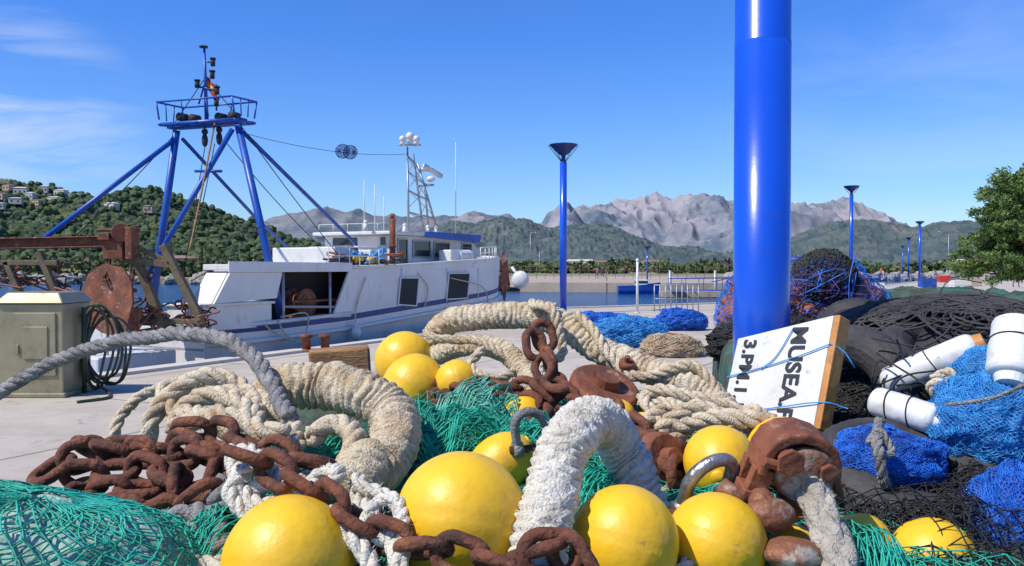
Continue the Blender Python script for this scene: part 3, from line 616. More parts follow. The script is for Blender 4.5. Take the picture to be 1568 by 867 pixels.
bbox(mb,t0_,t2_,.05,.95,.45,.90); bbox(mb,t0_-.05,t2_+.05,.0,1.0,.90,.95)
mb.build('stern_shelter',['boat_white'],False,TR,.012)
mb=MB(); a0=Bt(509,487,0)[0]; mb.prism([B(a0,-.002,.52),B(t1+.01,-.002,.52),B(t1+.01,-.002,1.52),B(t1-.06,-.002,1.52)],AX[1]*.05); mb.build('side_screen',['boat_white'],False,TR)
mb=MB(); bbox(mb,t1+.9,t1+1.0,.1,4.1,.1,1.5); bbox(mb,tb_,t1+.88,SW+.05,SW+.12,.1,zr-.08); mb.build('aft_bulkhead',['dark'],False,TR)  # near-black panels stand in for shade inside the shelter; lengthwise one added as backing
mb=MB(); bbox(mb,.6,1.7,.2,.6,.1,.60); mb.tube([B(1.0,.16,.85),B(1.0,.6,.85)],.20,18); 
for s in (.18,.56): mb.tube([B(1.0,s,.85),B(1.0,s+.04,.85)],.32,20)
bbox(mb,.5,2.6,.12,.2,.88,.93); bbox(mb,2.2,2.7,.25,.6,.1,.9); mb.build('winch',['rust_b'],False,TR,.01)
mb=MB()
for t,s in ((tb_+.1,.06),(1.6,.06),(2.3,.06)): mb.tube([B(t,s,.1),B(t,s,zr-.08)],.03,8)
mb.tube([B(tb_+.1,.06,.82),B(2.5,.06,.72)],.03,6); mb.build('stanchions',['alu'],True,TR)
mb=MB(); mg=MB()
for (uu) in (((613,425),(641,425),(637,468),(609,466)),((687,418),(719,418),(715,456),(683,458))):
    P=[Bp(u,v,-.02) for u,v in uu]; mg.prism(P,AX[1]*.03)
    for i in range(4): mb.beam(P[i]-AX[1]*.012,P[(i+1)%4]-AX[1]*.012,.03,.03,up=AX[1])
mg.build('side_windows',['dark'],False,TR); mb.build('window_frames',['boat_white'],False,TR)
mb=MB(); mb.tube([B(t,2.1-half(t)*1.0-.02,zstripe(t)-.25) for t in ts[:-3]],.05,8)
for t in (4.2,6.3,8.0): bbox(mb,t,t+.03,-.015,.01,.7,1.6)
mb.build('rubbing_strake',['boat_white'],True,TR)
ca=5.1; cb=Bt(722,380,.9)[0]; zc=1.58
mb=MB(); top=2.46
mb.prism([B(ca,.9,zc),B(cb+.1,.9,zc),B(cb+.5,.9,2.1),B(cb-.1,.9,top),B(ca,.9,top)],AX[1]*2.2)
bbox(mb,ca-.9,ca-.02,1.3,2.9,zc,2.15)
bbox(mb,3.0,3.9,1.6,3.0,1.56,2.1)
mb.build('wheelhouse',['boat_white'],False,TR,.03)
mb=MB(); bbox(mb,ca-.25,cb+.05,.72,3.3,top+.002,top+.09); mb.build('wheelhouse_roof',['boat_white'],False,TR,.02)
mb=MB(); 
tm=Bt(650,350,.72)[0]
mb.prism([B(tm,.66,top-.03),B(cb+.10,.66,top-.10),B(cb+.18,.66,top+.13),B(tm,.66,top+.13)],AX[1]*.05)
mb.prism([B(cb+.10,.70,top-.10),B(cb+.18,.70,top+.13),B(cb+.18,3.35,top+.13),B(cb+.10,3.35,top-.10)],AX[0]*.05); mb.build('visor',['boat_blue'],False,TR,.01)
mg=MB();mb=MB()
def win(t0,t1_,z0,z1,s,slant=0):
    P=[B(t0,s,z0),B(t1_,s,z0),B(t1_+slant,s,z1),B(t0+slant,s,z1)]; mg.prism(P,AX[1]*.03)
    for i in range(4): mb.beam(P[i]-AX[1]*.01,P[(i+1)%4]-AX[1]*.01,.035,.03,up=AX[1])
win(ca+.25,ca+.68,1.66,2.36,.885); win(ca+.95,ca+1.8,1.90,2.34,.885); win(ca+2.0,ca+2.8,1.90,2.32,.885); win(cb-.6,cb-.05,1.90,2.32,.885)
for s0,s1 in ((1.1,1.25),(2.0,2.8)):
    P=[B(ca-.02,s0,2.2),B(ca-.02,s1,2.2),B(ca-.02,s1,2.40),B(ca-.02,s0,2.40)]; mg.prism(P,AX[0]*.03)
P=[B(ca-.92,1.5,1.68),B(ca-.92,2.0,1.68),B(ca-.92,2.0,2.08),B(ca-.92,1.5,2.08)]; mg.prism(P,AX[0]*.03)
mg.build('wheelhouse_windows',['glass'],False,TR); mb.build('wheelhouse_window_frames',['alu'],False,TR)
p=Bp(601,404,.6); q=Bp(601,334,.6); mb=MB(); mb.tube([p,q],.075,14); mb.tube([q,q+(0,0,.12)],.055,12); mb.tube([p+(0,0,.4),p+(0,0,.5)],.09,14); mb.build('exhaust_stack',['rust_b'],True,TR)
mb=MB()
for u,v,s,sz in ((512,390,1.2,(.7,.6,.5)),(565,392,1.0,(.5,.5,.45)),(690,388,.4,(.6,.4,.40)),(708,376,.6,(.35,.3,.3))):
    c=Bp(u,v,s); mb.box((c[0],c[1],1.60+sz[2]/2+(.1 if u>600 else 0)),sz,AX)
mb.tube([B(cb-1.9,.3,1.92),B(cb-1.2,.3,1.94)],.18,18); mb.build('deck_lockers',['white_pl'],False,TR,.03)
mb=MB()
for i in range(34):
    t=rng.uniform(2.6,4.6); s=rng.uniform(.25,1.3); z=1.68+rng.uniform(0,.28); P=[B(t+rng.normal(0,.2),s+rng.normal(0,.2),max(1.69,z+rng.normal(0,.07))) for _ in range(5)]
    mb.tube(spline(P,.06),.025,5,[0,2,2,3][i%4])
mb.build('net_heap_on_roof',['ltblue_net','yellow','dark_net','brown_net'],True,TR)
mb=MB()
for i in range(4): mb.sphere(B(2.9+i*.27,.35+.1*(i%2),1.80),.09,12,8)
mb.build('deck_floats',['yellow'],True,TR)
mb=MB(); tt2=np.linspace(cb-.9,TE-1.2,9)
for zo in (.18,.34): mb.tube([B(t,2.1-half(t)*.96,ztop(t)+zo) for t in tt2],.014,6)
for t in tt2: mb.tube([B(t,2.1-half(t)*.96,ztop(t)-.05),B(t,2.1-half(t)*.96,ztop(t)+.35)],.014,6)
tt3=np.linspace(1.6,t1+1.2,6)
for zo in (.25,.45): mb.tube([B(t,.1,zr+zo) for t in tt3],.012,6)
for t in tt3: mb.tube([B(t,.1,zr),B(t,.1,zr+.45)],.012,6)
for s in np.linspace(.8,3.2,6): mb.tube([B(ca-.1,s,top+.09),B(ca-.1,s,top+.30)],.009,5)
mb.tube([B(ca-.1,.8,top+.30),B(ca-.1,3.2,top+.30)],.009,5)
mb.build('handrails',['boat_white'],True,TR)
mb=MB(); base=[(626,338,1.5),(672,338,1.5),(650,340,2.6)]
bb=[Bp(*x) for x in base]; tp=[Bp(624,225,1.9),Bp(640,250,1.9),Bp(633,235,2.0)]
for a,b in zip(bb,tp): a[2]=top+.08; mb.tube([a,b],[.035,.03],7)
for k in (.25,.5,.72,.9):
    for i in range(3):
        a=bb[i]+(tp[i]-bb[i])*k; b=bb[(i+1)%3]+(tp[(i+1)%3]-bb[(i+1)%3])*k; mb.tube([a,b],.018,5)
        c=bb[(i+1)%3]+(tp[(i+1)%3]-bb[(i+1)%3])*max(0,k-.2); mb.tube([a,c],.010,5)
mb.tube([Bp(656,345,1.9),Bp(650,280,1.9)],.03,6); mb.tube([Bp(640,285,1.9),Bp(664,283,1.9)],.03,6); mb.tube([Bp(612,222,1.9),Bp(644,222,1.9)],.025,6)
mb.build('radar_mast',['alu'],True,TR)
mb=MB()
for u,v,r in ((617,213,.10),(628,209,.12),(638,213,.10)): 
    c=Bp(u,v,1.9); mb.sphere(c,r,14,10); mb.tube([c-(0,0,.2),c],r*.7,10)
mb.tube([Bp(648,262,1.85),Bp(648,257,1.85)],.14,14); a=Bp(650,254,1.7); b=Bp(676,270,1.7); mb.beam(a,b,.10,.12); mb.sphere(Bp(660,274,1.9),.13,14,10,sc=(1,1,.7)); mb.sphere(Bp(655,283,1.9),.07,10,8)
for u,v in ((655,345),(668,348),(620,345),(560,352)): c=Bp(u,v,1.4); c[2]=top+.09; mb.tube([c,c+(0,0,.2)],[.08,.05],10); mb.sphere(c+(0,0,.22),.06,10,6)
mb.build('radar_and_lights',['white_pl'],True,TR)
mb=MB()
for u,vt,s in ((698,218,1.2),(558,276,2.4),(574,282,2.0),(588,300,3)):
    q=Bp(u,vt,s); p=Bp(u,350,s); p[2]=top+.05; mb.tube([p,q],[.018,.009],6)
mb.build('whip_antennas',['white_pl'],True,TR)
def P3(u,v,s): return Bp(u,v,s)
mb=MB()
mb.tube([B(.21,.12,.45),P3(366,192,1.3)],[.085,.075],14)
mb.tube([B(.2,4.05,.1),P3(272,200,2.85)],[.085,.075],14)
mb.tube([P3(357,198,1.35),P3(226,420,2.4)],.055,12)
mb.tube([P3(271,212,2.9),P3(50,378,3.9)],.05,12)
mb.tube([P3(374,203,1.3),P3(546,374,1.9)],.045,12)
mb.tube([P3(281,213,2.8),P3(392,333,3.3),P3(440,378,3.5)],.04,12)
mb.tube([P3(300,262,2.5),P3(340,262,1.7)],.03,8)
a=P3(262,194,3.0); b=P3(376,186,1.2)
mb.beam(a,b,.20,.12)
mb.beam(a-AX[0]*.25,b-AX[0]*.25,.07,.07); mb.beam(a+AX[0]*.25,b+AX[0]*.25,.07,.07)
for k in np.linspace(0,1,5): c=a+(b-a)*k; mb.beam(c-AX[0]*.3,c+AX[0]*.3,.05,.04)
ring=[a+(0,0,.46)-AX[0]*.35,b+(0,0,.46)-AX[0]*.35,b+(0,0,.46)+AX[0]*.35,a+(0,0,.46)+AX[0]*.35]
low=[a+(0,0,.1)-AX[0]*.28,b+(0,0,.1)-AX[0]*.28,b+(0,0,.1)+AX[0]*.28,a+(0,0,.1)+AX[0]*.28]
for i in range(4):
    mb.tube([ring[i],ring[(i+1)%4]],.02,7); mb.tube([ring[i],low[i]],.018,7)
    for k in (.33,.66): mb.tube([ring[i]+(ring[(i+1)%4]-ring[i])*k,low[i]+(low[(i+1)%4]-low[i])*k],.014,6)
mb.tube([P3(318,186,2.1),P3(315,74,2.1)],[.045,.025],10)
mb.tube([P3(333,170,1.9),P3(333,130,1.9)],.02,6); mb.tube([P3(300,132,2.3),P3(336,140,1.8)],.02,6); mb.tube([P3(306,160,2.2),P3(318,120,2.1)],.02,6)
mb.tube([P3(315,95,2.1),P3(328,97,1.95)],.018,6)
mb.build('stern_gantry',['boat_blue'],True,TR)
mb=MB()
for u,v,s in ((304,130,2.2),(334,140,1.85),(328,97,1.95),(327,116,1.95),(333,158,1.9)): c=P3(u,v,s); mb.tube([c-(0,0,.07),c+(0,0,.07)],.05,10); mb.tube([c+(0,0,.07),c+(0,0,.10)],.065,10)
for u,v,s in ((281,180,2.6),(300,182,2.4),(340,180,1.7),(360,178,1.5)): c=P3(u,v,s); mb.tube([c-AX[0]*.1,c+AX[0]*.1],.09,12)
for u,v,s in ((315,215,2.1),(337,212,1.9)):
    c=P3(u,v,s); mb.sphere(c,.11,12,8,sc=(.6,.6,1.3)); mb.tube([c,P3(u,192,s)],.015,5); mb.sphere(c+(0,0,.18),.07,10,6)
c=P3(314,74,2.1); mb.tube([c,c+(0,0,.03)],.09,12)
mb.build('lamps_and_blocks',['dark'],True,TR)
mb=MB(); c=P3(319,138,2.1); 
for k,(z0,z1,mt) in enumerate(((0,.08,0),(.08,.2,1),(.2,.28,0))):
    G=np.array([[c+AX[0]*.0-AX[1]*x*.28+np.array([0,0,z-.25*x])+AX[0]*.03*math.sin(x*9) for z in (z0,z1)] for x in np.linspace(0,1,8)]); mb.grid(G,mt)
mb.build('flag',['mark','flagy'],True,TR)
def sag(a,b,s_,n=16): 
    t=np.linspace(0,1,n)[:,None]; P=a+(b-a)*t; P[:,2]-= (4*s_*t*(1-t))[:,0]; return P
mb=MB()
wa=P3(378,205,1.3); wb=P3(622,236,1.9)
mb.tube(sag(wa,wb,.16),.006,4)
for (p,q,s_) in ((P3(372,195,1.3),P3(520,392,.6),.05),(P3(345,215,1.5),P3(505,390,1.5),.1),(P3(315,225,2.1),P3(285,395,2),.02),(P3(330,220,1.9),P3(300,360,1.6),.05),(P3(316,120,2.1),P3(268,190,3),.0),(P3(316,120,2.1),P3(372,186,1.3),.0),(P3(270,205,2.9),P3(60,410,3.8),.1),(P3(400,345,.5),P3(292,430,.8),.1),(P3(250,290,3),P3(150,400,3),.1)): mb.tube(sag(p,q,s_),.010,5)
mb.build('rigging',['dark'],True,TR)
mb=MB(); mb.tube(sag(P3(330,190,1.8),P3(290,385,1.2),.05),.02,6); mb.build('hoist_rope',['wood'],True,TR)
mb=MB(); t_=nrm(wb-wa)
for off in (-.17,.17):
    c=wa+(wb-wa)*.555+t_*off-np.array([0,0,.13]); R=.18
    for k in range(10):
        a_=k*math.pi/10; th=np.linspace(0,2*math.pi,24,endpoint=False); ax1=t_; ax2=nrm(np.cross(t_,[0,0,1.]))*math.cos(a_)+np.array([0,0,1.])*math.sin(a_)
        mb.tube([c+R*(math.cos(x)*ax1+math.sin(x)*ax2) for x in th],.0055,4,closed=True)
    for q in (-.6,-.3,0,.3,.6):
        rr=R*math.sqrt(1-q*q); mb.tube([c+t_*R*q+rr*(math.cos(x)*nrm(np.cross(t_,[0,0,1.]))+math.sin(x)*np.array([0,0,1.])) for x in np.linspace(0,6.283,24,endpoint=False)],.0055,4,closed=True)
mb.build('wire_daymark',['navy'],True,TR)
mb=MB()
for i in range(26):
    P=[Bp(772+rng.normal(0,4),425+rng.normal(0,14),.9) for _ in range(4)]; mb.tube(spline(P,.05),.03,6)
mb.build('bow_net_roll',['brown_net'],True,TR)
mb=MB(); c=Bp(797,428,1.3); mb.sphere(c,.33,20,12,sc=(.9,.5,.95)); mb.tube([c,c+(-.3,0,.45)],.05,8); mb.build('bow_fender',['white_pl'],True,TR)
mb=MB(); c=Bp(545,510,-.18); mb.sphere(c,.12,16,10,sc=(1,1,1.45)); mb.tube([c+(0,0,.15),c+(0,0,.26)],.03,8); mb.build('side_fender',['white_pl'],True,TR)
mb=MB()
for P in ([Bp(545,500,-.1),Bp(545,470,-.05),Bp(560,425,-.04)],[Bp(405,497,-.05),Bp(425,512,-.1),Bp(470,530,-.5)],[Bp(425,490,-.05),Bp(440,515,-.2),Bp(478,532,-.6)],[Bp(430,485,-.05),Bp(470,480,-.08),Bp(468,515,-.5),Bp(476,530,-.6)],[Bp(690,425,-.04),Bp(740,440,-.2),Bp(748,475,-.6)],[Bp(640,418,-.04),Bp(655,440,-.05),Bp(650,470,-.05)]): mb.tube(spline(P,.06),.016,6)
mb.build('mooring_ropes',['cream'],True,TR)
def bollard(x,y):
    mb=MB(); 
    for o in (-.18,.18):
        mb.tube([(x+o,y,.0),(x+o,y,.26),(x+o,y,.27),(x+o,y,.33)],[.085,.08,.12,.11],18)
    mb.box((x,y,.02),(.62,.3,.05)); mb.build('mooring_bollard',['rust_b'],True,None,.0)
bollard(-3.75,16.2); bollard(-.2,22.4)
# ------------------------------------------------------------------ trawl gear
TG=empty('trawl_door_gallows',(-7.5,15.5,.3)); Yg=14.6
def G_(u,v,Y=Yg): return W(u,v,Y)
mb=MB()
a=G_(-60,374);b=G_(192,369)
for dz in (-.085,.085): mb.beam(a+(0,0,dz),b+(0,0,dz),.18,.025)
mb.beam(a,b,.02,.15); 
mb.box(G_(180,378),(.34,.36,.42)); mb.tube([G_(186,356,Yg-.25),G_(186,356,Yg+.25)],.16,18); mb.box(G_(203,372,14.5),(.12,.3,.55))
mb.tube([G_(150,352),G_(215,352)],.03,8); mb.box(G_(160,362,14.4),(.2,.1,.12))
mb.build('lifting_beam',['rust_b'],False,TG,.012)
mb=MB()
for p,q,w_ in ((( 208,392),(250,500),.17),((250,375),(308,490),.15),((190,396),(262,405),.15),((0,402),(90,402),.12),((60,385),(95,470),.13),((235,492),(312,492),.12),((10,400),(40,470),.12),((205,376),(262,402),.1)):
    mb.beam(G_(*p),G_(*q),w_,w_*.8)
    mb.beam(G_(*p,Yg+1.0),G_(*q,Yg+1.0),w_,w_*.8)
mb.build('gallows_frame',['olive'],False,TG,.012)
mb=MB(); c=G_(168,455,14.2); ax1=nrm((.93,-.25,-.12)); ax3=nrm(np.cross(ax1,(0,.18,1.))); ax2=np.cross(ax3,ax1)
outline=[(-.52,-.18),(-.46,.32),(-.22,.54),(.18,.52),(.42,.28),(.54,-.05),(.52,-.42),(.30,-.62),(.02,-.60),(-.30,-.46)]
Gd=[]
for side in (0,.05):
    Gd+= [c+ax1*x*1.0+ax2*y*1.0+ax3*(side+.18*x*x) for x,y in outline]
n=len(outline); ctr=[c+ax3*(-.03),c+ax3*.05]
V=np.array(Gd+ctr); i=np.arange(n); j=(i+1)%n
mb.add(V,[np.stack([i,j,np.full(n,2*n)],-1),np.stack([j+n,i+n,np.full(n,2*n+1)],-1),np.stack([i,i+n,j+n,j],-1)])
for y in (-.25,.18): 
    mb.tube([c+ax1*x+ax2*y+ax3*(.18*x*x-.06) for x in np.linspace(-.44,.46,8)],.035,6)
for x in (-.3,-.1,.12,.33):
    for y in (-.4,-.05,.35):
        mb.tube([c+ax1*x+ax2*y-ax3*.07,c+ax1*x+ax2*y+ax3*.02],.03,6)
mb.beam(c+ax1*.3+ax2*.45-ax3*.04,c+ax1*.3-ax2*.55-ax3*.04,.07,.07)
mb.tube([c-ax1*.1+ax2*.4-ax3*.1,c-ax1*.1+ax2*.1-ax3*.35,c-ax1*.1-ax2*.3-ax3*.1],.03,8)
mb.box(c+ax1*.48-ax2*.35-ax3*.05,(.10,.3,.5),(ax1,ax3,ax2))
mb.build('trawl_door',['rust_b'],False,TG,.008)
mb=MB(); chain(mb,[G_(168,395),G_(160,430,14.1)],.16,.03); chain(mb,[G_(235,400),G_(225,470),G_(240,500)],.14,.025)
mb.build('door_chain',['rust'],True,TG)
mb=MB()
for i in range(44):
    u=rng.uniform(5,100) if i<16 else rng.uniform(190,310); v=rng.uniform(400,440) if i<16 else rng.uniform(470,510)
    P=[G_(u+rng.normal(0,18),v+rng.normal(0,9),14.8+rng.normal(0,.2)) for _ in range(5)]; mb.tube(spline(P,.06),.016,5,i%2)
mb.build('hanging_nets',['dark_net','brown_net'],True,TG)
e=empty('swim_platform',(-7,14.8,-.1)); mb=MB()
mb.box((-7.0,14.9,-.12),(1.6,1.3,.5),AX); mb.build('platform',['boat_white'],False,e,.04)
mb=MB()
for k in range(5): mb.tube([(-7.5+.22*k,14.25+.02*k,-.05),(-7.45+.22*k,14.25,.30)],.02,6)
mb.tube([(-7.5,14.25,.3),(-6.5,14.3,.3)],.025,6); mb.build('platform_rail',['alu'],True,e)
SP=empty('service_pedestal',(-6.1,10.6,0)); mb=MB(); x0,x1=W(-8,410,10.4)[0],W(92,410,10.4)[0]
mb.box(((x0+x1)/2,10.8,.58),(x1-x0,.7,1.16)); mb.box(((x0+x1)/2,10.8,.03),(x1-x0+.08,.78,.06))
mb.box8([(x0-.03,10.40,1.165),(x1+.03,10.40,1.165),(x1+.03,11.2,1.165),(x0-.03,11.2,1.165),(x0+.08,10.52,1.30),(x1-.08,10.52,1.30),(x1-.08,11.1,1.30),(x0+.08,11.1,1.30)])
mb.build('housing',['cabinet'],False,SP,.015)
mb=MB(); cx=(x0+x1)/2+.06; mb.box((cx,10.437,.66),(.52,.02,.78)); mb.box((cx+.02,10.42,.68),(.30,.02,.40)); mb.box((cx-.2,10.42,.6),(.03,.03,.12)); mb.build('door',['cabinet'],False,SP,.008)
mb=MB()
for i in range(6):
    cxx=x1+.16+.025*i; zc_=.62+rng.uniform(-.07,.07); rx=.16+.025*i; rz=.50+rng.uniform(-.07,.05)
    th=np.linspace(0,2*math.pi,40,endpoint=False); mb.tube([(cxx+rx*math.cos(x)+.03*math.sin(2*x+i),10.9+.04*i+.03*math.sin(3*x),max(.03,zc_+rz*math.sin(x)-.02*i)) for x in th],.017,7,closed=True)
mb.tube(spline([(x1+.2,10.9,.1),(x1+.45,10.7,.02),(x1+.6,10.3,.02),(x1+.4,10.0,.02)],.05),.018,7)
mb.tube([(x1+.06,10.85,0),(x1+.06,10.85,1.1)],.03,8)
mb.build('hose_coil',['hose'],True,SP)
# ------------------------------------------------------------------ net pile mound
def smooth(x): x=np.clip(x,0,1); return x*x*(3-2*x)
def mound(x,y):
    x=np.asarray(x,float);y=np.asarray(y,float)
    yb=np.interp(x,[-1.5,-1.2,-.9,-.6,-.3,.3,1.0,1.25,1.6,4],[1.7,1.95,2.2,2.7,3.45,3.8,3.75,5.3,6.6,6.6])
    h=.91+.055*(y-1.5)+.25*smooth((y-3.2)/2.4)*smooth((x-1.0)/.5)
    P=np.stack([x.ravel()*2.3,y.ravel()*2.3,0*x.ravel()],-1); nz=fbm(P,3,21).reshape(x.shape); nz2=fbm(P*4,3,22).reshape(x.shape)
    h=h+.06*nz+.035*nz2
    k=smooth((yb+.3-y)/.45)*smooth((x+1.9)/.6)*smooth((y-.35)/.5)*smooth((6.5-x)/1.5)
    return h*k+.003
def mz(x,y): return float(mound(np.array([x]),np.array([y]))[0])
gx=np.linspace(-2,6.5,420); gy=np.linspace(.3,7.2,340); X,Y=np.meshgrid(gx,gy,indexing='ij'); Z=mound(X,Y)
PP=np.stack([X.ravel()*22,Y.ravel()*22,0*X.ravel()],-1); Z=Z+.018*fbm(PP,2,31).reshape(X.shape)*(Z>.3); G=np.stack([X,Y,Z],-1)
mb=MB(); mb.grid(G); mb.build('net_heap',['heap'],True)
def patch(mb,cx,cy,a,b,yaw,cell=.02,celly=None,lift=.012,fold=.03,seed=0,mat=0,r=.0016,layers=2,warp=.07):
    celly=celly or cell
    for l in range(layers):
        n=int(a/cell); m=int(b/celly); i,j=np.meshgrid(np.linspace(-.5,.5,n),np.linspace(-.5,.5,m),indexing='ij')
        x=i*a;y=j*b; P=np.stack([x.ravel()*4+seed,y.ravel()*4,np.full(x.size,l*5.)],-1)
        x=x+warp*fbm(P,3,seed+l).reshape(x.shape); y=y+warp*fbm(P+9,3,seed+l+5).reshape(x.shape)
        c,s=math.cos(yaw+l*.35),math.sin(yaw+l*.35); xx=cx+c*x-s*y; yy=cy+s*x+c*y
        zf=(1-np.abs(fbm(P*1.8,3,seed+l+9))*2.2).reshape(x.shape)*fold+rng.normal(0,.0018,x.shape)
        ed=np.minimum(1,4*(0.5-np.maximum(np.abs(i),np.abs(j)))+.05)
        zz=mound(xx,yy)+.008+(lift+zf+.01*l)*ed
        netsheet(mb,np.stack([xx,yy,zz],-1),r,mat)
def xy(u,v,z=1.0):
    Y=(H-z)*F/(v-410); return (u-784)/F*Y,Y
mb=MB()
for k,(u,v,a,b,yw,l,fo) in enumerate([(300,790,.6,.5,.3,.02,.04),(470,650,.7,.5,-.2,.04,.06),(690,670,.8,.6,.1,.04,.08),(760,640,.7,.6,.6,.04,.07),(400,790,.6,.5,.1,.01,.03),(900,740,.8,.6,.2,.01,.04),(1200,780,.8,.5,-.2,.01,.03),(600,740,.7,.5,.2,.03,.06),(780,560,.7,.6,.3,.03,.07),(300,640,.6,.5,.3,.02,.05),(1060,640,.7,.5,0,.01,.04),(560,860,.7,.5,.3,.01,.03),(1350,840,.6,.4,0,.01,.03),(200,700,.6,.4,.2,.01,.03),(850,860,.7,.4,.1,.01,.02)]):
    x,y=xy(u,v); patch(mb,x,y,a,b,yw,.023,None,l,fo,k*13,layers=3,r=.0018)
mb.build('green_fishing_net',['green'],True)
mb=MB()
for k,(u,v,a,b,yw,l,fo) in enumerate([(490,655,.42,.22,-.35,.08,.07),(470,700,.35,.2,.5,.06,.06),(720,690,.55,.30,.12,.10,.10),(650,680,.35,.25,1.0,.09,.09),(800,690,.30,.22,-.4,.09,.08),(345,800,.3,.16,.8,.06,.05),(940,745,.3,.2,.5,.06,.06),(775,545,.35,.2,.1,.10,.06),(260,665,.4,.2,.3,.05,.06),(620,700,.3,.22,-.3,.07,.08),(205,690,.35,.2,.1,.04,.05),(1300,790,.3,.2,.9,.04,.05)]):
    x,y=xy(u,v,1.05); patch(mb,x,y,a,b,yw,.034,.0065,l,fo,k*17+5,r=.0019,layers=3,warp=.10)
mb.build('gathered_green_net',['green'],True)
mb=MB(); x,y=xy(735,625,1.12); patch(mb,x,y,.34,.22,.2,.03,.007,.13,.07,55,0,.0022,3,.08); x,y=xy(745,640,1.1); patch(mb,x,y,.30,.25,-.5,.03,.009,.12,.07,75,0,.0022,2,.08); mb.build('pale_green_fishing_net',['mint'],True)
mb=MB()
for k,(u,v,a,b) in enumerate([(1400,720,.8,.6),(1500,740,.7,.5),(1380,640,.9,.6),(1520,680,.8,.6)]):
    x,y=xy(u,v,1.05); patch(mb,x,y,a,b,.2*k,.022,None,.02,.06,k*19,0,.002,3)
mb.build('black_fishing_net',['black'],True)
mb=MB()
for i in range(100):
    u=rng.uniform(150,1250); v=rng.uniform(600,900); x,y=xy(u,v,1.0); 
    a=rng.uniform(0,6.28); P=[]
    for k in range(5):
        xx=x+math.cos(a)*.09*k; yy=y+math.sin(a)*.09*k; a+=rng.normal(0,.5); P.append((xx,yy,mz(xx,yy)+.025))
    laid(mb,P,rng.uniform(.007,.018),i%3,fib=60)
mb.build('loose_rope_ends',['cream','grey_rope','white_rope'],True)
# ------------------------------------------------------------------ floats
def yfloat(u,v,dpx,Y,el=1.0,tilt=0,yaw=0,collar=True):
    c=W(u,v,Y); R=dpx/2/F*Y*.985; e=empty('yellow_float',c); r=np.array(Matrix.Rotation(yaw,3,'Z')@Matrix.Rotation(tilt,3,'Y'))
    mb=MB(); mb.sphere(c,R,64,44,sc=(1,1,el),rot=r,disp=lambda D:.012*fbm(D*1.5+u,2,3)+.0015*fbm(D*12+u,2,8)-.012*np.exp(-(D[:,2]/.02)**2))
    mb.build('shell',['yellow'],True,e,origin=c)
    mb=MB()
    for s in ((-1,1) if collar else (-1,)):
        a=r@np.array([0,0,s*el*R*.955]); b=r@np.array([0,0,s*el*R*1.03]); mb.tube([c+a,c+b],[R*.22,R*.17],18); 
    mb.build('end_collar',['yellow'],True,e,origin=c)
for a in [(619,552,92,3.45,1.0,.5,.2,False),(632,594,98,3.2,1.12,.5,.3,False),(706,795,206,1.78,1.0,.35,1.2,False),(440,868,206,1.68,1.05,.3,1.4,False),(957,832,168,1.78,1.05,.4,.9,False),(1098,834,156,1.86,1.0,.5,.8,False),(1103,708,112,2.35,1.1,1.4,1.3),(1200,694,112,2.55,1.0,1.2,.5),(765,712,90,2.42,1.3,.9,.2),(800,640,66,2.85,1.1,1.2,.4),(700,585,70,3.15,1.0,1.3,.1),(985,662,62,2.75,1.0,1.1,.2),(1432,860,130,2.0,1.0,.4,.2,False),(1318,838,96,2.05,1.1,1.0,.3),(1215,860,110,1.95,1.0,1.1,.4),(945,640,60,2.85,1,1,1)]:
    yfloat(*a)
# ------------------------------------------------------------------ big ropes
mb=MB(); ribbed(mb,WL([(405,640,2.62),(430,597,2.6),(490,592,2.55),(550,600,2.5),(597,632,2.42),(598,680,2.28),(560,722,2.15),(520,760,2.05)]),.073,pitch=.36,lump=2.5,lean=1.0,la=.25)
mb.build('wrapped_hawser',['cream'],True)
mb=MB(); ribbed(mb,WL([(800,930,1.62),(822,850,1.66),(838,770,1.74),(862,690,1.86),(893,648,1.98),(930,652,2.1),(960,700,2.15),(985,755,2.12),(1005,800,2.1)]),.060,pitch=.40,lump=4,lean=1.6,la=.45,rough=.9,fib=1200)
mb.build('white_braided_hawser',['white_rope'],True)
mb=MB(); ribbed(mb,WL([(655,520,3.55),(690,492,3.5),(745,482,3.45),(810,484,3.4),(860,496,3.35),(890,515,3.3),(925,535,3.25),(985,562,3.15),(1040,580,3.05),(1085,600,2.98),(1120,640,2.9),(1150,668,2.8)]),.055,pitch=.46,lump=3,lean=1.4,la=.45)
ribbed(mb,WL([(668,545,3.45),(705,530,3.4),(765,535,3.3),(800,560,3.2),(825,600,3.05),(830,640,2.95)]),.043,pitch=.5,lump=3,lean=1.2,la=.45)
mb.build('cream_braided_hawser',['cream'],True)
mb=MB(); laid(mb,WL([(885,480,3.3),(905,500,3.25),(935,545,3.15),(955,570,3.1),(1000,575,3.05),(1060,560,3.0),(1095,590,2.95),(1090,625,2.9),(1040,640,2.85),(1000,630,2.8),(990,600,2.85),(1040,600,2.8),(1110,620,2.75),(1170,640,2.75)]),.020)
laid(mb,WL([(830,560,3.1),(860,540,3.15),(845,475,3.2),(815,465,3.35),(850,470,3.3)]),.018)
laid(mb,WL([(990,640,2.7),(1040,650,2.65),(1100,640,2.62),(1150,640,2.6),(1190,650,2.6)]),.028)
laid(mb,WL([(1010,660,2.65),(1060,625,2.65),(1120,640,2.65),(1160,628,2.65),(1175,655,2.6)]),.024)
laid(mb,WL([(980,610,2.9),(1030,618,2.8),(1060,650,2.7),(1010,680,2.6),(985,650,2.65),(1020,628,2.7)]),.022)
laid(mb,WL([(660,520,3.3),(700,520,3.3),(740,525,3.25),(790,560,3.2),(760,580,3.1),(720,560,3.15),(740,535,3.2)]),.018)
mb.build('cream_rope_coil',['cream'],True)
mb=MB()
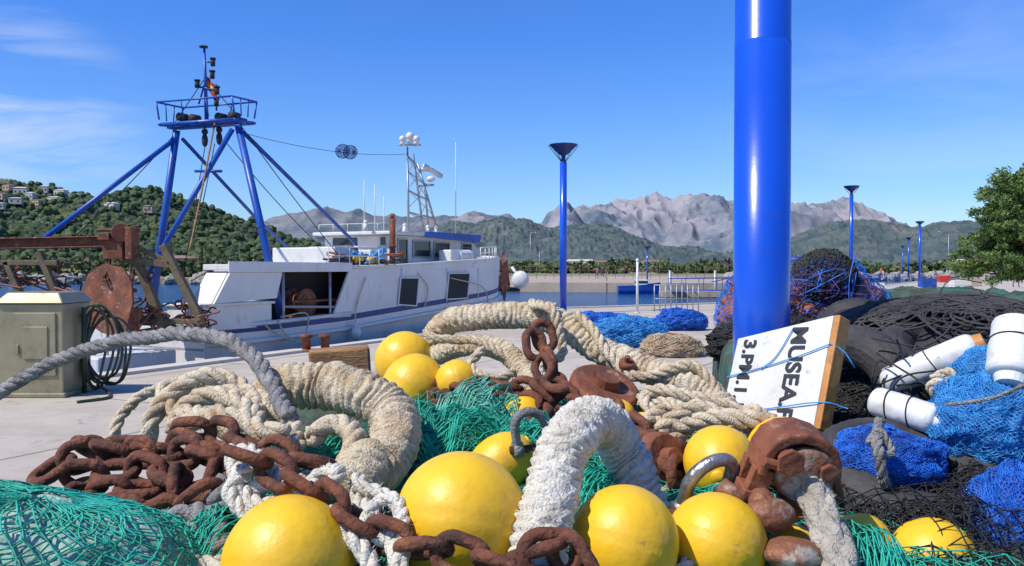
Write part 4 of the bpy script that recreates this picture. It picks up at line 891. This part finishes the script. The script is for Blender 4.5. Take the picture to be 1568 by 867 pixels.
laid(mb,WL([(168,700,2.5),(172,662,2.5),(190,628,2.55),(232,598,2.6),(290,588,2.65),(345,592,2.6),(380,610,2.5),(410,640,2.4)]),.017)
laid(mb,WL([(225,700,2.4),(232,650,2.4),(262,605,2.45),(315,578,2.5),(360,588,2.5),(392,620,2.4),(400,650,2.3)]),.027)
laid(mb,WL([(262,660,2.35),(285,625,2.4),(330,605,2.4),(375,620,2.35),(390,650,2.3),(360,665,2.25),(310,640,2.3),(270,632,2.4),(250,600,2.5),(285,585,2.55)]),.027)
laid(mb,WL([(280,650,2.3),(320,640,2.3),(370,640,2.25),(400,655,2.2),(440,660,2.2)]),.027)
laid(mb,WL([(300,612,2.42),(350,600,2.44),(400,608,2.42),(440,640,2.35),(455,690,2.2)]),.025)
laid(mb,WL([(470,670,2.25),(520,650,2.3),(545,680,2.2),(520,720,2.1),(470,740,2.0)]),.03)
mb.build('cream_rope_coil',['cream'],True)
mb=MB(); laid(mb,WL([(-60,640,3.1),(0,600,3.05),(80,556,3.0),(160,528,2.9),(240,514,2.8),(310,514,2.7),(362,530,2.6),(400,562,2.5),(425,605,2.4),(440,640,2.3)]),.024,ns=4,pitch=.17,fib=1500)
laid(mb,WL([(235,830,1.8),(255,800,1.85),(300,790,1.85),(335,770,1.85),(345,740,1.9)]),.03); laid(mb,WL([(240,868,1.72),(250,815,1.8),(285,785,1.84),(325,800,1.8),(330,840,1.74),(290,850,1.72),(260,830,1.74),(300,812,1.78)]),.024,fib=500)
mb.build('grey_rope',['grey_rope'],True)
mb=MB()
laid(mb,WL([(355,690,1.95),(362,730,1.88),(385,770,1.82),(430,772,1.8),(480,775,1.78),(520,805,1.7),(555,850,1.64),(580,900,1.6)]),.020)
laid(mb,WL([(345,765,1.86),(380,752,1.86),(420,742,1.86),(440,760,1.84),(410,790,1.8),(370,785,1.8),(355,745,1.84),(400,705,1.9)]),.018)
laid(mb,WL([(390,705,1.92),(430,740,1.84),(470,760,1.8),(520,730,1.82),(500,722,1.9),(475,745,1.86),(490,790,1.76)]),.018)
laid(mb,WL([(548,735,1.85),(552,770,1.78),(575,800,1.72),(600,830,1.66),(610,868,1.6),(615,900,1.58)]),.018)
laid(mb,WL([(545,740,1.8),(590,760,1.76),(612,790,1.7),(595,830,1.66),(560,810,1.68),(570,775,1.74),(610,770,1.72),(618,840,1.62),(600,890,1.6)]),.014)
laid(mb,WL([(350,700,1.96),(380,690,1.96),(410,720,1.9),(450,745,1.86),(490,740,1.84)]),.016)
laid(mb,WL([(140,812,1.85),(190,828,1.82),(240,850,1.75),(300,872,1.68),(340,880,1.66)]),.024)
laid(mb,WL([(150,850,1.78),(210,850,1.76),(260,868,1.7),(330,866,1.68)]),.02)
mb.build('knotted_white_rope',['white_rope'],True)
M['gw']=mat('grey_white_rope',(.52,.48,.40),(.30,.27,.21),14,.95,bump=.9,bscale=140)
mb=MB(); braid(mb,WL([(1240,725,1.93),(1256,775,1.88),(1280,835,1.80),(1300,910,1.72)]),.040,k=4); mb.build('grey_braided_rope',['gw'],True)
# ------------------------------------------------------------------ chains
mb=MB()
chain(mb,WL([(272,660,2.12),(310,655,2.1),(350,668,2.05),(400,690,1.98),(450,705,1.95),(505,712,1.92)]),.125,.027)
chain(mb,WL([(355,690,1.86),(410,715,1.82),(455,740,1.78),(500,765,1.74),(545,800,1.68),(600,828,1.66),(660,845,1.6),(740,862,1.56),(800,880,1.54)]),.125,.027)
chain(mb,WL([(55,735,2.0),(90,710,2.05),(140,690,2.1),(200,690,2.1),(250,700,2.05),(300,690,2.0),(345,730,1.95),(300,765,1.92),(240,745,1.95),(170,760,1.95),(110,745,2.0)]),.125,.027)
chain(mb,WL([(120,780,1.92),(180,790,1.88),(240,770,1.9),(290,740,1.92),(230,720,2.0),(160,725,2.02),(100,730,2.02)]),.125,.027)
chain(mb,WL([(150,815,1.86),(200,810,1.84),(260,790,1.86),(330,740,1.88)]),.125,.027)
chain(mb,WL([(120,680,2.15),(180,700,2.1),(260,680,2.1),(330,700,2.0),(370,720,1.94)]),.125,.027)
mb.build('rusty_chain',['rust'],True)
mb=MB()
chain(mb,WL([(828,492,3.1),(836,530,3.05),(846,570,2.95),(850,612,2.85)]),.135,.030)
chain(mb,WL([(812,508,3.05),(825,545,3.0),(838,580,2.9),(866,600,2.82)]),.135,.030)
chain(mb,WL([(675,580,3.2),(700,600,3.05),(750,596,3.0),(800,592,2.95),(850,610,2.85),(900,612,2.8),(950,640,2.7),(1000,680,2.5),(1030,720,2.35)]),.135,.030)
chain(mb,WL([(670,600,3.1),(690,625,2.95),(740,615,2.95),(800,612,2.9),(835,640,2.75),(810,665,2.6)]),.135,.030)
chain(mb,WL([(940,660,2.6),(990,690,2.45),(1040,700,2.4),(1030,740,2.3)]),.135,.030)
mb.build('rusty_chain',['rust'],True)
mb=MB(); chain(mb,WL([(790,850,1.6),(840,835,1.6),(880,850,1.58),(900,890,1.55)]),.125,.026); one_link(mb,W(845,850,1.58),.14,.028,(nrm((1,.2,-.1)),nrm((.1,.3,1)))); mb.build('rusty_chain',['rust'],True)
def shackle(mb,c,ax,w,h,r,mat=0,pinmat=0):
    ax=np.asarray(ax,float); P=[]
    for t in np.linspace(0,1,6): P.append((-w/2,-h*.55+h*.55*t))
    for a in np.linspace(math.pi,0,16)[1:-1]: P.append((w/2*math.cos(a),h*.45*math.sin(a)))
    for t in np.linspace(1,0,6): P.append((w/2,-h*.55+h*.55*t))
    Q=np.array([np.asarray(c)+ax[0]*x+ax[1]*y for x,y in P]); mb.tube(Q,r*(1+.06*fbm(Q*50,2)),14,mat)
    for s in (-1,1):
        e=np.asarray(c)+ax[0]*s*w/2-ax[1]*h*.6; mb.tube([e-ax[0]*r,e+ax[0]*r],r*1.7,16,mat)
    a=np.asarray(c)-ax[1]*h*.6; mb.tube([a-ax[0]*(w/2+r*1.6),a+ax[0]*(w/2+r*2.4)],r*.85,12,pinmat); mb.tube([a+ax[0]*(w/2+r*1.6),a+ax[0]*(w/2+r*3)],r*1.5,6,pinmat)
mb=MB(); shackle(mb,W(1088,735,1.98),(nrm((.9,.2,.25)),nrm((.15,-.3,.9))),.115,.11,.0165,0,1); mb.build('bow_shackle',['steel','rust'],True)
mb=MB(); shackle(mb,W(812,655,2.35),(nrm((.85,.3,.0)),nrm((-.1,-.3,.9))),.09,.11,.013,0,1); mb.build('bow_shackle',['grey_rope','rust'],True)
SB=empty('rusty_swivel_block',W(1210,715,1.95)); c=W(1215,712,1.95)
axx=nrm((.93,.1,-.28)); axz=nrm((.26,-.22,.93)); axz=nrm(axz-axx*axz.dot(axx)); axy=np.cross(axz,axx)
if axy[1]<0: axy=-axy
L3=lambda x,y,z: c+axx*x+axy*y+axz*z
mb=MB()
prof=[(-.092,-.03),(-.095,.02),(-.086,.055),(-.060,.082),(-.02,.096),(.025,.094),(.062,.078),(.085,.048),(.098,.010),(.118,-.018),(.122,-.030),(.104,-.026),(.078,.004),(.066,.036),(.046,.060),(.015,.072),(-.02,.072),(-.048,.060),(-.066,.038),(-.072,.01),(-.07,-.03)]
mb.prism([L3(x,-.052,z) for x,z in prof],axy*.104)
mb.build('hood',['rust_b'],False,SB,.006)
mb=MB()
for sgn in (-1,1):
    mb.box(L3(-.075+.0,sgn*.030-.0,-.045),(.05,.026,.06),(axx,axy,axz))
mb.box(L3(-.078,0,-.085),(.055,.10,.028),(axx,axy,axz)); mb.box(L3(-.06,0,-.125),(.045,.07,.07),(axx,axy,axz))
mb.tube([L3(-.10,-.064,.012),L3(-.02,-.064,.012)],.012,12); mb.tube([L3(-.045,-.075,.03),L3(-.045,.06,.03)],.021,18); mb.tube([L3(-.045,-.082,.03),L3(-.045,-.07,.03)],.034,6)
mb.tube([L3(.05,-.068,.03),L3(.05,.06,.03)],.013,14); mb.tube([L3(.05,-.074,.03),L3(.05,-.062,.03)],.022,6)
mb.build('lug_and_pins',['rust_b'],False,SB,.004)
mb=MB(); mb.tube([L3(.015,-.058,.0),L3(.015,-.046,.0),L3(.015,.0,.0),L3(.015,.046,.0)],[.060,.070,.050,.070],36)
mb.sphere(L3(.03,-.01,-.03),.058,24,16,sc=(1,.8,1.0),disp=lambda D:.10*fbm(D*2.5,3,4)); mb.tube([L3(.03,-.01,-.04),L3(.035,-.01,-.11)],[.046,.036],16)
mb.build('worn_sheave',['rust_worn'],True,SB)
mb=MB(); c2=W(1180,790,1.88); mb.sphere(c2,.048,20,14,sc=(1.2,.8,.8),disp=lambda D:.12*fbm(D*2.5,3,8)); mb.tube([c2,W(1155,750,1.95)],[.035,.028],12); mb.sphere(W(1215,850,1.8),.055,18,12,sc=(1.2,1,.6),disp=lambda D:.15*fbm(D*2.5,3,9)); mb.tube([W(1140,770,1.92),W(1105,745,1.95)],.022,12)
mb.build('swivel_eye',['rust_worn'],True,SB)
def disc(u,v,Y,R,n,th=.02,mt='rust_b'):
    c=W(u,v,Y); n=nrm(n); mb=MB(); a=np.array([c-n*th,c-n*th*.6,c+n*th*.6,c+n*th]); mb.tube(a,[R*.9,R,R,R*.9],28); mb.tube([c-n*th*2.2,c+n*th*2.2],[R*.35,R*.35],16); mb.build('rusty_bobbin',[mt],False,None,.003)
disc(925,598,2.95,.125,(.25,-.45,.85),.03); disc(1010,700,2.4,.07,(.5,-.8,.2),.03); disc(960,560,3.1,.03,(0,-.5,.8),.02)
mb=MB(); mb.tube(WL([(985,668,2.6),(1020,690,2.5),(1045,690,2.45)]),.035,12); mb.build('iron_sleeve',['rust'],True)
mb=MB(); c=W(520,552,4.3); mb.box(c,(.30,.16,.13),(nrm((.97,.2,.06)),nrm((-.2,.97,0)),nrm((-.06,0,1)))); mb.build('timber_block',['wood'],False,None,.012)
mb=MB(); mb.sphere((c[0],4.4,.5),.5,40,24,sc=(.95,.8,1.0),disp=lambda D:.12*fbm(D*3,3,2)); mb.build('net_bale',['heap'],True,None)
# ------------------------------------------------------------------ board
BD=empty('painted_sign_board',W(1200,570,3.0)); TL=W(1130,518,3.15);TRr=W(1277,482,2.85);BL=W(1100,662,3.05); BR=TRr+(BL-TL)*1.10
ex=nrm(TRr-TL); ey=nrm(BL-TL); nz_=nrm(np.cross(ex,ey)); 
if nz_[1]>0: nz_=-nz_
mb=MB(); back=-nz_*.055
mb.prism([TL,TRr,BR,BL],back); mb.build('board',['white_pl'],False,BD,.004)
mb=MB(); s_=nrm(np.cross(nz_,nrm(BR-TRr))); 
if s_[0]<0: s_=-s_
mb.prism([TRr+s_*.003+nz_*.002,TRr+back*1.05+s_*.003,BR+back*1.05+s_*.003,BR+s_*.003+nz_*.002],s_*.024); mb.build('edge_batten',['plyorange'],False,BD,.004)
def text(body,org,size,xd):
    cu=bpy.data.curves.new('lettering','FONT'); cu.body=body; cu.size=size; cu.extrude=.0008; cu.offset=.0022; cu.space_character=1.02
    ob=bpy.data.objects.new('lettering',cu); sc.collection.objects.link(ob); x=nrm(xd); z=nz_; y=np.cross(z,x)
    m=Matrix(((x[0],y[0],z[0],org[0]),(x[1],y[1],z[1],org[1]),(x[2],y[2],z[2],org[2]),(0,0,0,1)))
    ob.parent=BD; ob.matrix_parent_inverse=Matrix.Translation(BD.location).inverted(); ob.matrix_basis=m; cu.materials.append(M['letter'])
Wd_=np.linalg.norm(TRr-TL); dn=nrm(BL-TL)
text('3.PM.1.1',TL+ex*Wd_*.10+dn*.012+nz_*.003,.076,dn)
text('MUSEA.F',TL+ex*Wd_*.62+dn*.008+nz_*.003,.086,dn)
mb=MB()
Lg=np.linalg.norm(BL-TL)
def bpnt(a,b,o=.006): return TL+ex*Wd_*a+dn*Lg*b+nz_*o
for P in ([bpnt(-.02,.42),bpnt(.3,.40),bpnt(.7,.36),bpnt(1.03,.30)],[bpnt(-.02,.80),bpnt(.5,.84),bpnt(1.03,.86),bpnt(1.2,.9,-.05)],[bpnt(.62,.05),bpnt(.5,.3),bpnt(.36,.41)]): laid(mb,P,.0022,0,fib=0)
mb.tube(spline([bpnt(1.03,.30),bpnt(1.12,.36,-.02),bpnt(1.18,.5,-.06)],.02),.0022,6); mb.build('lashing',['ltblue_net'],True,BD)
def tyre(c,ax,R,r,name='rubber_tyre'):
    c=np.asarray(c); ax=nrm(ax); a=nrm(np.cross(ax,(0,0,1.)) if abs(ax[2])<.9 else np.cross(ax,(1.,0,0))); b=np.cross(ax,a); n=88; m=20; V=[];F_=[]
    for i in range(n):
        t=2*math.pi*i/n; rad=math.cos(t)*a+math.sin(t)*b
        for j in range(m):
            p=2*math.pi*j/m; edge_=abs(math.sin(p/2)); tr_=1+(.07*((i+(j%2))%2) if edge_<.62 else .02*((j%3)==0))
            rr=r*tr_; V.append(c+rad*(R-r+rr*math.cos(p)*.9)+ax*r*.85*math.sin(p)*(1.05 if edge_<.75 else 1))
    for i in range(n):
        for j in range(m): F_.append((i*m+j,((i+1)%n)*m+j,((i+1)%n)*m+(j+1)%m,i*m+(j+1)%m))
    mb=MB(); mb.add(V,np.array(F_)); mb.build(name,['rubber'],False)
tyre(W(1300,610,3.15),(-.75,-.6,.15),.28,.085); c=W(1395,765,2.35); c[2]=1.02; tyre(c,(.05,-.35,1),.27,.075); tyre(W(1440,560,3.9),(.2,-.5,.8),.3,.09); tyre(W(1310,520,4.6),(-.5,-.8,.3),.24,.08)
def bundle(name,c,R,sc_,rot,core,wire,cells=(70,40),r=.0016,layers=2,puff=.05,amp=1.0):
    e=empty(name,c); mb=MB(); sd_=int(rng.integers(1000)); f=lambda D:amp*(.12*fbm(D*2.2+sd_,3,3)-.14*np.abs(fbm(D*4.5+sd_,3,5))+.05)
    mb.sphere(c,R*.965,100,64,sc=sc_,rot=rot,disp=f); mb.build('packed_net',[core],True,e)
    mb=MB()
    for l in range(layers):
        n,m=cells; ph,th=np.meshgrid(np.linspace(0,2*math.pi,n+1),np.linspace(.15,math.pi-.15,m),indexing='ij')
        D0=np.stack([np.sin(th)*np.cos(ph+l),np.sin(th)*np.sin(ph+l),np.cos(th)],-1); D=D0.reshape(-1,3)
        D=D+.16*np.stack([fbm(D*3+sd_+q*7+l*3,3,q) for q in range(3)],-1); D/=np.linalg.norm(D,axis=1)[:,None]
        k=1+f(D)+puff*np.abs(fbm(D*5+l*11,3,9))+.01; V=D*k[:,None]*R*np.asarray(sc_)
        if rot is not None: V=V@np.asarray(rot).T
        netsheet(mb,(V+np.asarray(c)).reshape(n+1,m,3),r)
    mb.build('net_mesh',[wire],True,e); return e
def rz(yaw,tilt): return np.array(Matrix.Rotation(yaw,3,'Z')@Matrix.Rotation(tilt,3,'Y'))
bundle('green_net_bundle',W(60,880,1.62),.235,(1.35,1,.62),rz(.1,.18),'pale','green',(66,38),.0019,2,.04,1.0)
bundle('blue_net_bundle',W(1360,705,2.35),.125,(1.25,1,.66),rz(0,.06),'blue_core','blue_net',(130,70),.0009,2,.06,1.8)
bundle('blue_net_bundle',W(1520,655,2.45),.165,(1,1,.9),rz(.2,.2),'ltblue_core','ltblue_net',(130,80),.0010,2,.07,1.8)
bundle('blue_net_bundle',W(1500,580,2.8),.10,(.8,1,1.1),rz(.2,.5),'ltblue_core','ltblue_net',(90,60),.0010,2,.07,1.5)
bundle('blue_net_bundle',W(1560,820,2.1),.13,(.9,1,1.2),rz(.2,.1),'blue_core','blue_net',(110,70),.0009,2,.07,1.8)
bundle('blue_net_bundle',W(1580,720,2.6),.14,(1,1,.9),rz(.2,.1),'ltblue_core','ltblue_net',(90,60),.0010,2,.07,1.5)
mb=MB(); laid(mb,WL([(1350,645,2.3),(1345,680,2.17),(1352,720,2.15),(1360,755,2.2)]),.014); laid(mb,WL([(1330,680,2.2),(1350,660,2.2),(1370,690,2.18),(1350,700,2.16)]),.01); laid(mb,WL([(1450,620,2.3),(1520,610,2.22),(1570,590,2.3)]),.005); mb.build('bundle_lashing',['grey_rope'],True)
mb=MB(); laid(mb,WL([(1430,580,2.6),(1455,570,2.58),(1460,595,2.56),(1435,605,2.56),(1428,590,2.56),(1455,585,2.54)]),.015); mb.build('white_rope_knot',['cream'],True)
def fender(a,b,r,cap='plyorange',name='white_fender',cords=(.3,.62)):
    a=np.asarray(a);b=np.asarray(b); e=empty(name,tuple(a)); d=nrm(b-a); L_=np.linalg.norm(b-a); ts=np.array([0,.02,.06,.12,.3,.5,.7,.88,.94,.98,1]); rr=np.array([.35,.7,.92,1,1,1.02,1,1,.92,.7,.35])*r
    P=spline([a+d*L_*t for t in (0,.33,.66,1)],L_/60); t=np.linspace(0,1,len(P)); seg=32; R_=np.interp(t,ts,rr)
    dd=1+.035*fbm(np.stack([np.repeat(t*4,seg),np.tile(np.cos(np.arange(seg)*.196),len(P)),np.tile(np.sin(np.arange(seg)*.196),len(P))],-1)*1.7,3,6).reshape(len(P),seg)
    mb=MB(); mb.tube(P,R_,seg,disp=dd); mb.build('body',['white_pl'],True,e)
    mb=MB(); mb.tube([b-d*.012,b+d*.02],[r*.72,r*.6],20); mb.build('end_cap',[cap],False,e)
    mb=MB()
    for t in cords: mb.tube([a+d*(L_*t+.01*math.sin(x))+ (r*1.03)*(math.cos(x)*nrm(np.cross(d,(0,0,1.)))+math.sin(x)*np.cross(d,nrm(np.cross(d,(0,0,1.))))) for x in np.linspace(0,6.283,30,endpoint=False)],.0024,6,closed=True)
    mb.build('cord',['black'],True,e)
fender(W(1350,590,3.0),W(1500,527,2.85),.052,'plyorange','white_fender',(.55,)); fender(W(1335,612,2.6),W(1440,645,2.45),.045,'white_pl'); fender(W(1560,490,2.5),W(1550,580,2.42),.068,'white_pl','white_fender',(.45,))
c0=W(1460,500,4.3)
core=MB(); core.sphere(c0-(0,0,.18),.5,60,30,sc=(1.35,1,.52),disp=lambda D:.12*fbm(D*3,3,2)); 
core.build('black_net_heap',['black'],True)
mb=MB()
for i in range(330):
    a=rng.uniform(0,6.28); q=rng.uniform(0,1)**.5; cx=c0[0]+.52*q*math.cos(a)*1.2; cy=c0[1]+.4*q*math.sin(a); rr=rng.uniform(.06,.20); sq=rng.uniform(.35,1); ph=rng.uniform(0,6.28); tl_=rng.uniform(-.3,.3)
    P=[]
    for x in np.linspace(0,6.283*rng.uniform(.5,1),18):
        X_=cx+rr*math.cos(x+ph); Y_=cy+rr*sq*math.sin(x+ph); d2=((X_-c0[0])/.72)**2+((Y_-c0[1])/.55)**2; z=c0[2]-.15+.29*math.sqrt(max(0,1-d2))+tl_*rr*math.cos(x)*.2+.015; P.append((X_,Y_,max(z,1.08)))
    mb.tube(P,rng.uniform(.0035,.007),5)
mb.build('black_rope_heap',['rubber'],True)
mb=MB()
for i in range(26):
    P=[W(1330+rng.uniform(0,230),540+rng.uniform(0,220),2.9)+rng.normal(0,.08,3) for _ in range(4)]; mb.tube(spline(P,.03),.0035,5)
mb.build('loose_black_line',['black'],True)
mb=MB()
for i in range(6):
    P=[W(1440+rng.uniform(-20,70),455+rng.uniform(-35,30),4.4)+rng.normal(0,.05,3) for _ in range(4)]; mb.tube(spline(P,.03),.0025,4)
mb.build('loose_wire',['black'],True)
rot=rz(0,.05)
bundle('brown_net_heap',W(1222,470,5.3),.42,(1.1,1.0,.74),rz(0,-.12),'brown_net','blue_net',(56,30),.0019,2,.10,1.5)
bundle('dark_net_heap',W(1262,430,5.0),.17,(1.0,1,1.1),rot,'blue_core','dark_net',(60,40),.003,2,.1,1.5)
bundle('dark_net_heap',W(1215,530,4.9),.26,(1.7,1,.62),rot,'dark_net','black',(100,60),.003,3,.12,1.5)
bundle('dark_net_heap',W(1385,640,3.3),.28,(1.2,1,.7),rot,'dark_net','black',(90,56),.002,3,.12,1.5)
bundle('dark_net_heap',W(1480,720,2.9),.28,(1.2,1,.7),rot,'dark_net','black',(90,56),.002,3,.12,1.5)
mb=MB()
for i in range(40):
    P=[W(1135+i*4.5+rng.normal(0,12),438+rng.normal(0,16),4.85)+rng.normal(0,.05,3) for _ in range(4)]; mb.tube(spline(P,.05),.003,4,i%3)
mb.build('net_float_lines',['violet','blue_net','violet'],True)
for u,v,Y,R,m1_,m2_ in ((905,492,18.5,.62,'blue_core','blue_net'),(960,500,17.5,.62,'ltblue_core','ltblue_net'),(1040,478,22,.5,'blue_core','blue_net'),(935,485,19.5,.5,'blue_core','blue_net')):
    p=W(u,v,Y); bundle('blue_net_pile',(p[0],Y,.22),R,(1.25,1,.58),None,m1_,m2_,(90,50),.006,2,.16,2.2)
bundle('tan_net_pile',(W(1020,505,16)[0],15.5,.12),.45,(1.2,1,.55),None,'brown_net','cream',(60,40),.005,2,.12,2)
print('done')
